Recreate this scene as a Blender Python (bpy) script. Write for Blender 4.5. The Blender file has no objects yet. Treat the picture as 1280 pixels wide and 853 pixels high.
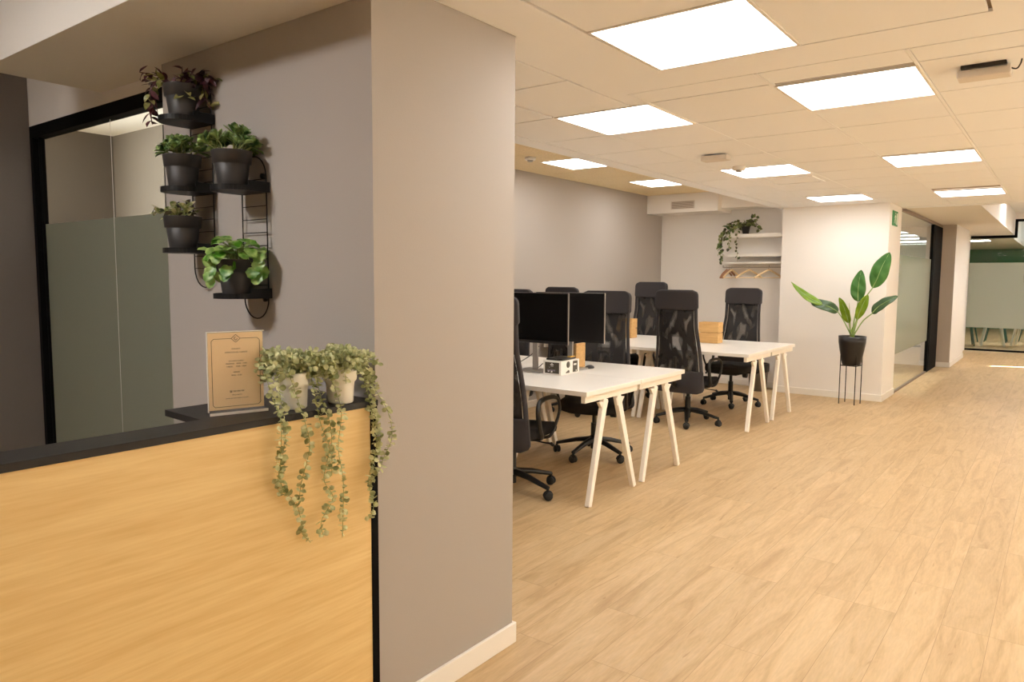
import bpy, bmesh, math, random
from math import sin, cos, pi, radians, sqrt
from mathutils import Vector, Matrix, Euler

scene = bpy.context.scene
COL = scene.collection

# ------------------------------------------------------------------ materials
def srgb(r, g, b):
    f = lambda c: (c/255)/12.92 if c/255 <= .04045 else ((c/255+.055)/1.055)**2.4
    return (f(r), f(g), f(b), 1)

def newmat(name):
    m = bpy.data.materials.new(name); m.use_nodes = True
    nt = m.node_tree; nt.nodes.clear()
    out = nt.nodes.new('ShaderNodeOutputMaterial')
    return m, nt, out

def N(nt, t, **kw):
    n = nt.nodes.new(t)
    for k, v in kw.items(): setattr(n, k, v)
    return n

def mat(name, col, rough=.5, metal=0, spec=.5, var=0, vscale=8, bump=0, bscale=60, coat=0):
    m, nt, out = newmat(name)
    p = N(nt, 'ShaderNodeBsdfPrincipled')
    p.inputs['Base Color'].default_value = col
    p.inputs['Roughness'].default_value = rough
    p.inputs['Metallic'].default_value = metal
    p.inputs['Specular IOR Level'].default_value = spec
    p.inputs['Coat Weight'].default_value = coat
    nt.links.new(p.outputs[0], out.inputs[0])
    if var or bump:
        tc = N(nt, 'ShaderNodeTexCoord')
    if var:
        no = N(nt, 'ShaderNodeTexNoise'); no.inputs['Scale'].default_value = vscale; no.inputs['Detail'].default_value = 3
        nt.links.new(tc.outputs['Object'], no.inputs['Vector'])
        hs = N(nt, 'ShaderNodeHueSaturation'); hs.inputs['Color'].default_value = col
        mr = N(nt, 'ShaderNodeMapRange'); mr.inputs['From Min'].default_value = .3; mr.inputs['From Max'].default_value = .7
        mr.inputs['To Min'].default_value = 1-var; mr.inputs['To Max'].default_value = 1+var
        nt.links.new(no.outputs['Fac'], mr.inputs['Value']); nt.links.new(mr.outputs[0], hs.inputs['Value'])
        nt.links.new(hs.outputs[0], p.inputs['Base Color'])
    if bump:
        nb = N(nt, 'ShaderNodeTexNoise'); nb.inputs['Scale'].default_value = bscale; nb.inputs['Detail'].default_value = 4
        nt.links.new(tc.outputs['Object'], nb.inputs['Vector'])
        b = N(nt, 'ShaderNodeBump'); b.inputs['Strength'].default_value = bump; b.inputs['Distance'].default_value = .002
        nt.links.new(nb.outputs['Fac'], b.inputs['Height']); nt.links.new(b.outputs[0], p.inputs['Normal'])
    return m

def emis(name, col, s):
    m, nt, out = newmat(name)
    e = N(nt, 'ShaderNodeEmission'); e.inputs[0].default_value = col; e.inputs[1].default_value = s
    nt.links.new(e.outputs[0], out.inputs[0]); return m

def wood_planks(name, c1, c2, c3):
    m, nt, out = newmat(name); L = nt.links.new
    p = N(nt, 'ShaderNodeBsdfPrincipled'); p.inputs['Roughness'].default_value = .36
    p.inputs['Specular IOR Level'].default_value = .45
    L(p.outputs[0], out.inputs[0])
    tc = N(nt, 'ShaderNodeTexCoord')
    mp = N(nt, 'ShaderNodeMapping'); mp.inputs['Rotation'].default_value = (0, 0, pi/2)   # planks run along Y
    L(tc.outputs['Object'], mp.inputs['Vector'])
    br = N(nt, 'ShaderNodeTexBrick'); br.offset = .37; br.offset_frequency = 3
    br.inputs['Color1'].default_value = (0, 0, 0, 1); br.inputs['Color2'].default_value = (1, 1, 1, 1)
    br.inputs['Mortar'].default_value = (.5, .5, .5, 1)
    br.inputs['Scale'].default_value = 1; br.inputs['Brick Width'].default_value = 1.15; br.inputs['Row Height'].default_value = .17
    br.inputs['Mortar Size'].default_value = .0009; br.inputs['Mortar Smooth'].default_value = .1; br.inputs['Bias'].default_value = 0
    L(mp.outputs[0], br.inputs['Vector'])
    # plank id offsets the grain
    sep = N(nt, 'ShaderNodeSeparateColor'); L(br.outputs['Color'], sep.inputs[0])
    mul = N(nt, 'ShaderNodeMath', operation='MULTIPLY'); mul.inputs[1].default_value = 37.0; L(sep.outputs[0], mul.inputs[0])
    cmb = N(nt, 'ShaderNodeCombineXYZ'); L(mul.outputs[0], cmb.inputs[2]); L(mul.outputs[0], cmb.inputs[0])
    st = N(nt, 'ShaderNodeMapping'); st.inputs['Scale'].default_value = (1.0, 7.5, 1); L(mp.outputs[0], st.inputs['Vector'])
    add = N(nt, 'ShaderNodeVectorMath', operation='ADD'); L(st.outputs[0], add.inputs[0]); L(cmb.outputs[0], add.inputs[1])
    n1 = N(nt, 'ShaderNodeTexNoise'); n1.inputs['Scale'].default_value = 1.6; n1.inputs['Detail'].default_value = 6; n1.inputs['Roughness'].default_value = .6; n1.inputs['Distortion'].default_value = 1.2
    L(add.outputs[0], n1.inputs['Vector'])
    n2 = N(nt, 'ShaderNodeTexNoise'); n2.inputs['Scale'].default_value = 14; n2.inputs['Detail'].default_value = 5; n2.inputs['Distortion'].default_value = .6
    L(add.outputs[0], n2.inputs['Vector'])
    cr = N(nt, 'ShaderNodeValToRGB')
    e = cr.color_ramp.elements; e[0].position = .30; e[0].color = c3; e[1].position = .72; e[1].color = c2
    k = e.new(.5); k.color = c1
    L(n1.outputs['Fac'], cr.inputs[0])
    # fine grain
    mr = N(nt, 'ShaderNodeMapRange'); mr.inputs['From Min'].default_value = .35; mr.inputs['From Max'].default_value = .65; mr.inputs['To Min'].default_value = .94; mr.inputs['To Max'].default_value = 1.05
    L(n2.outputs['Fac'], mr.inputs['Value'])
    # per plank tone
    mr2 = N(nt, 'ShaderNodeMapRange'); mr2.inputs['To Min'].default_value = .95; mr2.inputs['To Max'].default_value = 1.04
    L(sep.outputs[0], mr2.inputs['Value'])
    mm = N(nt, 'ShaderNodeMath', operation='MULTIPLY'); L(mr.outputs[0], mm.inputs[0]); L(mr2.outputs[0], mm.inputs[1])
    hs = N(nt, 'ShaderNodeHueSaturation'); L(cr.outputs[0], hs.inputs['Color']); L(mm.outputs[0], hs.inputs['Value'])
    # knots / dark cracks
    vo = N(nt, 'ShaderNodeTexNoise'); vo.inputs['Scale'].default_value = 2.3; vo.inputs['Detail'].default_value = 2; vo.inputs['Distortion'].default_value = 2.5
    L(add.outputs[0], vo.inputs['Vector'])
    mk = N(nt, 'ShaderNodeMapRange'); mk.inputs['From Min'].default_value = .70; mk.inputs['From Max'].default_value = .76; mk.inputs['To Min'].default_value = 0; mk.inputs['To Max'].default_value = .45
    L(vo.outputs['Fac'], mk.inputs['Value'])
    mx = N(nt, 'ShaderNodeMix', data_type='RGBA'); L(mk.outputs[0], mx.inputs[0]); L(hs.outputs[0], mx.inputs[6]); mx.inputs[7].default_value = srgb(150, 112, 74)
    # joints
    mx2 = N(nt, 'ShaderNodeMix', data_type='RGBA'); L(br.outputs['Fac'], mx2.inputs[0]); L(mx.outputs[2], mx2.inputs[6]); mx2.inputs[7].default_value = srgb(160, 130, 94)
    L(mx2.outputs[2], p.inputs['Base Color'])
    rr = N(nt, 'ShaderNodeMapRange'); rr.inputs['To Min'].default_value = .42; rr.inputs['To Max'].default_value = .56; L(n1.outputs['Fac'], rr.inputs['Value']); L(rr.outputs[0], p.inputs['Roughness'])
    return m

def veneer(name, ca, cb, axis='Y', sc=1.0, rough=.4):
    m, nt, out = newmat(name); L = nt.links.new
    p = N(nt, 'ShaderNodeBsdfPrincipled'); p.inputs['Roughness'].default_value = rough
    L(p.outputs[0], out.inputs[0])
    tc = N(nt, 'ShaderNodeTexCoord')
    st = N(nt, 'ShaderNodeMapping')
    st.inputs['Scale'].default_value = (9*sc, 1.1*sc, 22*sc) if axis == 'Y' else (1.1*sc, 9*sc, 22*sc)
    L(tc.outputs['Object'], st.inputs['Vector'])
    n = N(nt, 'ShaderNodeTexNoise'); n.inputs['Scale'].default_value = 1.3; n.inputs['Detail'].default_value = 6; n.inputs['Roughness'].default_value = .65; n.inputs['Distortion'].default_value = .5
    L(st.outputs[0], n.inputs['Vector'])
    n3 = N(nt, 'ShaderNodeTexNoise'); n3.inputs['Scale'].default_value = 6; n3.inputs['Detail'].default_value = 4
    L(st.outputs[0], n3.inputs['Vector'])
    av = N(nt, 'ShaderNodeMix', data_type='FLOAT'); av.inputs[0].default_value = .35; L(n.outputs['Fac'], av.inputs[2]); L(n3.outputs['Fac'], av.inputs[3])
    cr = N(nt, 'ShaderNodeValToRGB'); e = cr.color_ramp.elements
    e[0].position = .33; e[0].color = cb; e[1].position = .62; e[1].color = ca
    L(av.outputs[0], cr.inputs[0]); L(cr.outputs[0], p.inputs['Base Color'])
    return m

def glass_clear(name, tint=(.95, .98, .96, 1), refl=.9):
    m, nt, out = newmat(name); L = nt.links.new
    t = N(nt, 'ShaderNodeBsdfTransparent'); t.inputs[0].default_value = tint
    g = N(nt, 'ShaderNodeBsdfGlossy'); g.inputs['Roughness'].default_value = .0
    fr = N(nt, 'ShaderNodeFresnel'); fr.inputs[0].default_value = 1.5
    sc0 = N(nt, 'ShaderNodeMath', operation='MULTIPLY'); sc0.inputs[1].default_value = refl; L(fr.outputs[0], sc0.inputs[0])
    ge = N(nt, 'ShaderNodeNewGeometry'); iv_ = N(nt, 'ShaderNodeMath', operation='SUBTRACT'); iv_.inputs[0].default_value = 1; L(ge.outputs['Backfacing'], iv_.inputs[1])
    sc = N(nt, 'ShaderNodeMath', operation='MULTIPLY'); L(sc0.outputs[0], sc.inputs[0]); L(iv_.outputs[0], sc.inputs[1])   # a thin sheet reflects at its outer face only
    mx = N(nt, 'ShaderNodeMixShader'); L(sc.outputs[0], mx.inputs[0]); L(t.outputs[0], mx.inputs[1]); L(g.outputs[0], mx.inputs[2])
    L(mx.outputs[0], out.inputs[0]); return m

def glass_frost(name, col, through=.12):
    m, nt, out = newmat(name); L = nt.links.new
    t = N(nt, 'ShaderNodeBsdfTransparent'); t.inputs[0].default_value = (.95, .97, .95, 1)
    d = N(nt, 'ShaderNodeBsdfDiffuse'); d.inputs[0].default_value = col
    tr = N(nt, 'ShaderNodeBsdfTranslucent'); tr.inputs[0].default_value = col
    g = N(nt, 'ShaderNodeBsdfGlossy'); g.inputs['Roughness'].default_value = .12
    a = N(nt, 'ShaderNodeMixShader'); a.inputs[0].default_value = .5; L(d.outputs[0], a.inputs[1]); L(tr.outputs[0], a.inputs[2])
    b = N(nt, 'ShaderNodeMixShader'); b.inputs[0].default_value = through; L(a.outputs[0], b.inputs[1]); L(t.outputs[0], b.inputs[2])
    fr = N(nt, 'ShaderNodeFresnel'); fr.inputs[0].default_value = 1.4
    ge = N(nt, 'ShaderNodeNewGeometry'); iv_ = N(nt, 'ShaderNodeMath', operation='SUBTRACT'); iv_.inputs[0].default_value = 1; L(ge.outputs['Backfacing'], iv_.inputs[1])
    sc = N(nt, 'ShaderNodeMath', operation='MULTIPLY'); L(fr.outputs[0], sc.inputs[0]); L(iv_.outputs[0], sc.inputs[1])
    c = N(nt, 'ShaderNodeMixShader'); L(sc.outputs[0], c.inputs[0]); L(b.outputs[0], c.inputs[1]); L(g.outputs[0], c.inputs[2])
    L(c.outputs[0], out.inputs[0]); return m

def mesh_fabric(name):
    m, nt, out = newmat(name); L = nt.links.new
    tc = N(nt, 'ShaderNodeTexCoord')
    p = N(nt, 'ShaderNodeBsdfPrincipled'); p.inputs['Base Color'].default_value = srgb(34, 32, 34); p.inputs['Roughness'].default_value = .6
    t = N(nt, 'ShaderNodeBsdfTransparent')
    # soft moire: two knitted layers crossing, so the holes line up only in patches
    w = N(nt, 'ShaderNodeTexNoise'); w.inputs['Scale'].default_value = 9; w.inputs['Detail'].default_value = 0; w.inputs['Distortion'].default_value = .9
    mp = N(nt, 'ShaderNodeMapping'); mp.inputs['Scale'].default_value = (1.7, 1, .7); mp.inputs['Rotation'].default_value = (0, .35, 0)
    L(tc.outputs['Object'], mp.inputs['Vector']); L(mp.outputs[0], w.inputs['Vector'])
    mr = N(nt, 'ShaderNodeMapRange'); mr.inputs['From Min'].default_value = .47; mr.inputs['From Max'].default_value = .72; mr.inputs['To Min'].default_value = .06; mr.inputs['To Max'].default_value = .48
    L(w.outputs['Fac'], mr.inputs['Value'])
    mx = N(nt, 'ShaderNodeMixShader'); L(mr.outputs[0], mx.inputs[0]); L(p.outputs[0], mx.inputs[1]); L(t.outputs[0], mx.inputs[2])
    L(mx.outputs[0], out.inputs[0]); return m

def leafmat(name, c1, c2, rough=.45, vs=30, trans=.25):
    m, nt, out = newmat(name); L = nt.links.new
    tc = N(nt, 'ShaderNodeTexCoord'); no = N(nt, 'ShaderNodeTexNoise'); no.inputs['Scale'].default_value = vs; no.inputs['Detail'].default_value = 2
    L(tc.outputs['Object'], no.inputs['Vector'])
    cr = N(nt, 'ShaderNodeValToRGB'); e = cr.color_ramp.elements; e[0].position = .38; e[0].color = c1; e[1].position = .62; e[1].color = c2
    L(no.outputs['Fac'], cr.inputs[0])
    p = N(nt, 'ShaderNodeBsdfPrincipled'); p.inputs['Roughness'].default_value = rough; L(cr.outputs[0], p.inputs['Base Color'])
    tr = N(nt, 'ShaderNodeBsdfTranslucent'); L(cr.outputs[0], tr.inputs[0])
    mx = N(nt, 'ShaderNodeMixShader'); mx.inputs[0].default_value = trans; L(p.outputs[0], mx.inputs[1]); L(tr.outputs[0], mx.inputs[2])
    L(mx.outputs[0], out.inputs[0]); return m

M = dict(
    floor=wood_planks('oak_planks', srgb(199, 170, 128), srgb(208, 182, 144), srgb(180, 149, 108)),
    white=mat('white_paint', srgb(243, 239, 235), .7),
    white_trim=mat('white_trim', srgb(240, 236, 230), .45),
    taupe=mat('taupe_paint', srgb(173, 166, 160), .75, bump=.15, bscale=220),
    taupe_dark=mat('dark_taupe_paint', srgb(112, 104, 97), .75),
    beige=mat('beige_paint', srgb(196, 184, 172), .75),
    tile=mat('ceiling_tile', srgb(246, 247, 250), .9, bump=.2, bscale=300),
    gypsum=mat('gypsum_ceiling', srgb(246, 247, 250), .85),
    soffit=mat('soffit_paint', srgb(232, 226, 218), .85),
    gap=mat('ceiling_gap', srgb(150, 132, 112), .9),
    osb=mat('straw_board', srgb(236, 217, 178), .85, var=.10, vscale=60, bump=.4, bscale=90),
    black=mat('black_metal', srgb(22, 20, 20), .48, spec=.3),
    blackfr=mat('black_frame', srgb(13, 12, 12), .7, spec=.08),
    screen2=mat('matte_screen', srgb(20, 18, 18), .38),
    white_soft=mat('grille_white', srgb(222, 214, 206), .6),
    plastic=mat('black_plastic', srgb(26, 25, 25), .45),
    fabric=mat('charcoal_fabric', srgb(54, 51, 54), .9, bump=.4, bscale=400),
    seatfab=mat('black_fabric', srgb(26, 25, 26), .95),
    mesh=mesh_fabric('chair_mesh'),
    lacquer=mat('white_lacquer', srgb(240, 236, 230), .35),
    beech=mat('white_beech', srgb(247, 241, 232), .5, var=.02, vscale=20),
    counter=mat('black_laminate', srgb(33, 30, 29), .45, spec=.35, bump=.05, bscale=300),
    oak=veneer('oak_veneer', srgb(236, 207, 148), srgb(220, 184, 122), 'Y'),
    plywood=veneer('plywood', srgb(226, 186, 124), srgb(196, 150, 92), 'X', 1.6, .5),
    hanger=mat('pale_wood', srgb(236, 210, 166), .5),
    hanger2=mat('brown_wood', srgb(180, 132, 102), .5),
    screen=mat('black_screen', srgb(6, 6, 7), .12),
    monback=mat('dark_grey_shell', srgb(34, 32, 32), .32),
    silver=mat('silver_metal', srgb(176, 172, 168), .35, .8),
    pot=mat('anthracite_pot', srgb(56, 53, 52), .5),
    blackpot=mat('black_pot', srgb(26, 24, 24), .35),
    whitepot=mat('white_ceramic', srgb(236, 232, 220), .35),
    soil=mat('soil', srgb(52, 38, 28), .95),
    kraft=mat('kraft_card', srgb(250, 222, 180), .6),
    ink=mat('brown_ink', srgb(92, 62, 42), .7),
    bin=mat('grey_bin', srgb(112, 104, 98), .5),
    liner=mat('black_liner', srgb(18, 17, 17), .3),
    green=mat('green_wall', srgb(74, 128, 92), .6),
    greenchair=mat('green_plastic', srgb(52, 96, 82), .45),
    exitgreen=mat('exit_green', srgb(40, 140, 80), .5),
    exitwhite=mat('exit_white', srgb(230, 240, 225), .5),
    cardwhite=mat('box_white', srgb(238, 234, 228), .5),
    print_=mat('box_print', srgb(70, 62, 50), .5, var=.3, vscale=90),
    print2=mat('box_print_purple', srgb(120, 108, 118), .5),
    yellow=mat('yellow_tape', srgb(226, 176, 70), .4),
    glass=glass_clear('clear_glass'),
    glassdark=glass_clear('clear_glass_dim', (.90, .92, .88, 1), .8),
    frost=glass_frost('frosted_film', srgb(160, 163, 148), .08),
    frost2=glass_frost('frosted_film_pale', srgb(196, 200, 188), .12),
    acrylic=glass_clear('acrylic', (.99, .99, .985, 1), .7),
    acrylic_edge=mat('acrylic_edge', srgb(245, 242, 236), .2),
    diffc=emis('light_diffuser_reception', (1, .97, .94, 1), 34.0),
    diffb=emis('light_diffuser_bright', (1, .97, .93, 1), 16.0),
    diff=emis('light_diffuser', (1, .968, .925, 1), 6.4),
    diffn=emis('light_diffuser_neutral', (1, .97, .95, 1), 8.0),
    sky=emis('daylight_pane', (.92, .97, 1, 1), 4.0),
    eucal=leafmat('eucalyptus_leaf', srgb(176, 180, 130), srgb(228, 228, 184), .55, 40),
    eucal2=leafmat('eucalyptus_leaf_dark', srgb(138, 146, 98), srgb(196, 200, 150), .55, 40),
    stem=mat('green_stem', srgb(150, 160, 96), .6),
    succ=leafmat('succulent_leaf', srgb(52, 88, 30), srgb(160, 188, 116), .35, 34, .12),
    tradp=leafmat('purple_leaf', srgb(52, 22, 32), srgb(92, 44, 56), .4, 40, .1),
    tradg=leafmat('olive_leaf', srgb(112, 118, 62), srgb(172, 166, 106), .4, 40),
    pale=leafmat('variegated_leaf', srgb(120, 138, 76), srgb(226, 220, 168), .4, 45),
    dark=leafmat('dark_leaf', srgb(40, 52, 24), srgb(74, 60, 40), .4, 30),
    bright=leafmat('bright_leaf', srgb(74, 134, 26), srgb(182, 212, 128), .35, 24),
    stre=leafmat('banana_leaf', srgb(60, 112, 46), srgb(84, 134, 62), .35, 6, .2),
    stred=leafmat('banana_leaf_dark', srgb(50, 82, 42), srgb(62, 92, 52), .35, 6, .1),
    strel=leafmat('banana_leaf_lime', srgb(124, 162, 32), srgb(150, 182, 56), .4, 6, .3),
    rib=mat('leaf_rib', srgb(150, 178, 110), .5),
    pothos=leafmat('ivy_leaf', srgb(74, 104, 52), srgb(164, 170, 112), .45, 16),
    pothosd=leafmat('ivy_leaf_dark', srgb(62, 56, 40), srgb(96, 100, 60), .45, 16, .1),
)

# ------------------------------------------------------------------ mesh builder
class MB:
    def __init__(s): s.v = []; s.f = []; s.sm = []; s.mi = []; s.m = 0
    def add(s, vs, fs, smooth=False):
        o = len(s.v); s.v += [tuple(v) for v in vs]
        for f in fs: s.f.append([i+o for i in f]); s.sm.append(smooth); s.mi.append(s.m)
        return s
    def box(s, lo, hi):
        x0, y0, z0 = lo; x1, y1, z1 = hi
        return s.add([(x0,y0,z0),(x1,y0,z0),(x1,y1,z0),(x0,y1,z0),(x0,y0,z1),(x1,y0,z1),(x1,y1,z1),(x0,y1,z1)],
                     [(0,3,2,1),(4,5,6,7),(0,1,5,4),(1,2,6,5),(2,3,7,6),(3,0,4,7)])
    def beam(s, p0, p1, w, h, w1=None, h1=None, up=(0,0,1)):
        p0, p1 = Vector(p0), Vector(p1); d = (p1-p0).normalized(); u = Vector(up)
        a = d.cross(u)
        if a.length < 1e-4: a = d.cross(Vector((1,0,0)))
        a.normalize(); b = a.cross(d).normalized(); w1 = w1 or w; h1 = h1 or h
        vs = []
        for p, ww, hh in ((p0,w,h),(p1,w1,h1)):
            for i, j in ((-1,-1),(1,-1),(1,1),(-1,1)): vs.append(p+a*(i*ww/2)+b*(j*hh/2))
        return s.add(vs, [(3,2,1,0),(4,5,6,7),(0,1,5,4),(1,2,6,5),(2,3,7,6),(3,0,4,7)])
    def cyl(s, p0, p1, r0, r1=None, n=16, smooth=True):
        return s.tube([p0, p1], [r0, r0 if r1 is None else r1], n, smooth)
    def tube(s, pts, r, n=8, smooth=True, flat=None):
        pts = [Vector(p) for p in pts]; k = len(pts)
        rs = r if isinstance(r, (list, tuple)) else [r]*k
        vs = []; ref = None
        for i, p in enumerate(pts):
            d = (pts[min(i+1,k-1)]-pts[max(i-1,0)]).normalized()
            if ref is None:
                ref = d.cross(Vector((0,0,1)))
                if ref.length < 1e-3: ref = d.cross(Vector((1,0,0)))
            a = (ref-d*ref.dot(d))
            if a.length < 1e-5: a = d.cross(Vector((0,1,0)))
            a.normalize(); ref = a; b = d.cross(a)
            for j in range(n):
                t = 2*pi*j/n; fa = 1 if flat is None else flat
                vs.append(p+a*(cos(t)*rs[i])+b*(sin(t)*rs[i]*fa))
        fs = []
        for i in range(k-1):
            for j in range(n):
                j2 = (j+1) % n; fs.append((i*n+j, i*n+j2, (i+1)*n+j2, (i+1)*n+j))
        o = len(s.v); s.add(vs, fs, smooth)
        s.add([vs[j] for j in range(n)][::-1], [tuple(range(n))]); s.add([vs[(k-1)*n+j] for j in range(n)], [tuple(range(n))])
        return s
    def lathe(s, prof, c=(0,0,0), n=32, smooth=True):
        vs = []; c = Vector(c)
        for r, z in prof:
            for j in range(n):
                t = 2*pi*j/n; vs.append(c+Vector((r*cos(t), r*sin(t), z)))
        fs = []
        for i in range(len(prof)-1):
            for j in range(n):
                j2 = (j+1) % n; fs.append((i*n+j, i*n+j2, (i+1)*n+j2, (i+1)*n+j))
        s.add(vs, fs, smooth)
        if prof[0][0] > 1e-5: s.add([vs[j] for j in range(n)][::-1], [tuple(range(n))])
        if prof[-1][0] > 1e-5: s.add([vs[(len(prof)-1)*n+j] for j in range(n)], [tuple(range(n))])
        return s
    def prism(s, poly, axis, a, b):
        """poly: 2D points; axis 'x','y','z': extrude from a to b"""
        def P(u, v, w): return {'z': (u,v,w), 'x': (w,u,v), 'y': (u,w,v)}[axis]
        n = len(poly); vs = [P(u,v,a) for u,v in poly]+[P(u,v,b) for u,v in poly]
        fs = [tuple(range(n))[::-1], tuple(range(n,2*n))]+[(i,(i+1)%n,n+(i+1)%n,n+i) for i in range(n)]
        return s.add(vs, fs)
    def grid(s, fn, nu, nv, smooth=True):
        vs = [fn(i/nu, j/nv) for j in range(nv+1) for i in range(nu+1)]
        fs = [(j*(nu+1)+i, j*(nu+1)+i+1, (j+1)*(nu+1)+i+1, (j+1)*(nu+1)+i) for j in range(nv) for i in range(nu)]
        return s.add(vs, fs, smooth)
    def xf(s, mtx):
        s.v = [tuple(mtx @ Vector(v)) for v in s.v]; return s
    def build(s, name, m, parent=None, bevel=0, loc=None, solid=0, label=None, fix=True, seg=2):
        me = bpy.data.meshes.new(name); me.from_pydata(s.v, [], s.f)
        ms = m if isinstance(m, (list, tuple)) else [m]
        for x in ms: me.materials.append(x)
        me.polygons.foreach_set('use_smooth', s.sm); me.polygons.foreach_set('material_index', s.mi)
        me.update()
        if fix:
            bm = bmesh.new(); bm.from_mesh(me); bmesh.ops.recalc_face_normals(bm, faces=bm.faces); bm.to_mesh(me); bm.free()
        o = bpy.data.objects.new(name, me); COL.objects.link(o)
        if parent: o.parent = parent
        if loc: o.location = loc
        if solid:
            md = o.modifiers.new('thickness', 'SOLIDIFY'); md.thickness = solid; md.offset = 0
        if bevel:
            md = o.modifiers.new('bevel', 'BEVEL'); md.width = bevel; md.segments = seg; md.limit_method = 'ANGLE'; md.angle_limit = radians(40)
        if label: o['label'] = label
        return o

def thing(name, label, cat, loc=(0,0,0), rz=0, group=None):
    o = bpy.data.objects.new(name, None); o.empty_display_size = .1; COL.objects.link(o)
    o.location = loc; o.rotation_euler = (0,0,rz); o['label'] = label; o['category'] = cat
    if group: o['group'] = group
    return o
def tag(o, label, cat, group=None):
    o['label'] = label; o['category'] = cat
    if group: o['group'] = group
    return o
def struct(name, mb, m, bevel=0, **kw):
    o = mb.build(name, m, bevel=bevel, **kw); o['kind'] = 'structure'; return o
def sbox(name, lo, hi, m, bevel=0): return struct(name, MB().box(lo, hi), m, bevel)
def copy_tree(o, parent=None):
    c = o.copy(); COL.objects.link(c)
    if parent: c.parent = parent
    for ch in list(o.children): copy_tree(ch, c)
    return c

# ================================================================== SETTING
ZC = 2.34          # office ceiling
sbox('floor', (-6, -3.7, -.1), (2.6, 26.1, 0), M['floor'])

# grey pillar block between reception and office (side X=-1.68, plant wall Y=1.515)
pil = MB().prism([(-2.9,1.515),(-1.68,1.515),(-1.68,2.222),(-2.78,2.222),(-2.78,2.62),(-2.9,2.62)], 'z', 0, 2.74)
struct('wall_pillar', pil, M['taupe'])
bb = MB().prism([(-1.68,1.517),(-1.667,1.517),(-1.667,2.235),(-2.78,2.235),(-2.78,2.222),(-1.68,2.222)], 'z', 0, .083)
struct('baseboard_pillar', bb, M['white_trim'], .003)
# office left wall and return
sbox('wall_left', (-4.8, 2.5, 0), (-4.7, 9.9, 2.62), M['taupe'])
sbox('wall_meeting_room', (-5.6, 2.5, 0), (-2.9, 2.6, 2.6), M['taupe_dark'])
sbox('wall_meeting_side', (-5.6, 1.6, 0), (-5.5, 2.5, 2.6), M['taupe_dark'])
sbox('ceiling_meeting_room', (-5.6, 1.64, 2.44), (-2.9, 2.5, 2.5), M['gypsum'])
sbox('baseboard_left', (-4.7, 2.6, 0), (-4.688, 9.75, .08), M['white_trim'], .003)
# niche wall (white) behind the desks
sbox('wall_niche', (-4.8, 9.75, 0), (-2.8, 9.85, 2.62), M['white'])
sbox('baseboard_niche', (-4.688, 9.738, 0), (-2.9, 9.75, .08), M['white_trim'], .003)
# white column block
struct('wall_column', MB().box((-2.9, 9.45, 0), (-1.68, 10.2, 2.5)), M['white'])
struct('baseboard_column', MB().prism([(-2.9,9.45),(-2.9,9.437),(-1.667,9.437),(-1.667,10.2),(-1.68,10.2),(-1.68,9.45)], 'z', 0, .082), M['white_trim'], .003)
# room behind the glass wall
sbox('wall_glass_room_back', (-4.3, 10.2, 0), (-4.2, 14, 2.6), M['beige'])
sbox('wall_glass_room_near', (-4.3, 10.1, 0), (-2.9, 10.2, 2.6), M['beige'])
sbox('ceiling_glass_room', (-4.3, 10.2, 2.33), (-1.69, 14, 2.4), M['gypsum'])
# corridor column with beige face
struct('wall_corridor', MB().box((-4.3, 13.95, 0), (-1.48, 15.9, 2.8)), M['white'])
sbox('wall_corridor_face', (-1.78, 13.94, 0), (-1.481, 13.951, 2.36), M['beige'])
struct('baseboard_corridor', MB().prism([(-1.72,13.94),(-1.72,13.927),(-1.467,13.927),(-1.467,15.9),(-1.48,15.9),(-1.48,13.94)], 'z', 0, .08), M['white_trim'], .003)
sbox('wall_corridor_left', (-1.9, 15.9, 0), (-1.62, 17.68, 2.8), M['white'])
# outer shell
# right wall with an unseen row of windows, added so daylight brightens the ceiling
WY0, WY1, WZ0, WZ1 = 1.6, 9.4, .55, 2.2
wr = MB(); wr.box((2.5, -3.6, 0), (2.6, WY0, 3.2)); wr.box((2.5, WY1, 0), (2.6, 15.76, 3.2)); wr.box((2.5, WY0, 0), (2.6, WY1, WZ0)); wr.box((2.5, WY0, WZ1), (2.6, WY1, 3.2))
struct('wall_right', wr, M['white'])
for k in range(3):
    gp = bpy.data.objects.new('window_%d' % (5+k), None); COL.objects.link(gp); gp['kind'] = 'structure'
    a = WY0+(WY1-WY0)/3*k; b = a+(WY1-WY0)/3; q = MB()
    q.box((2.52, a, WZ0), (2.58, a+.05, WZ1)); q.box((2.52, b-.05, WZ0), (2.58, b, WZ1)); q.box((2.52, a+.05, WZ0), (2.58, b-.05, WZ0+.05)); q.box((2.52, a+.05, WZ1-.05), (2.58, b-.05, WZ1))
    q.build('window_frame', M['blackfr'], gp)
    MB().box((2.548, a+.05, WZ0+.05), (2.552, b-.05, WZ1-.05)).build('glass_pane', M['glass'], gp)
sbox('wall_sun_block', (6.0, -8, -1), (6.2, 13.2, 7.5), M['beige'])  # unseen wall added outside to keep direct sun off the windows
sbox('floor_courtyard', (2.61, -8, -.12), (6.0, 20, -.02), M['beige'])
pl_ = bpy.data.lights.new('window_portal', 'AREA'); pl_.shape = 'RECTANGLE'; pl_.size = WZ1-WZ0; pl_.size_y = WY1-WY0; pl_.cycles.is_portal = True
po = bpy.data.objects.new('window_portal', pl_); COL.objects.link(po); po.location = (2.62, (WY0+WY1)/2, (WZ0+WZ1)/2); po.rotation_euler = (0, radians(90), 0)
sbox('wall_right_far', (2.5, 15.88, 0), (2.6, 26.1, 3.2), M['white'])
sbox('wall_right_sill', (2.5, 15.76, 0), (2.6, 15.88, 1.2), M['white'])  # closes the wall below the slit made for the sun streak
sbox('wall_right_lintel', (2.5, 15.76, 2.45), (2.6, 15.88, 3.2), M['white'])
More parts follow.
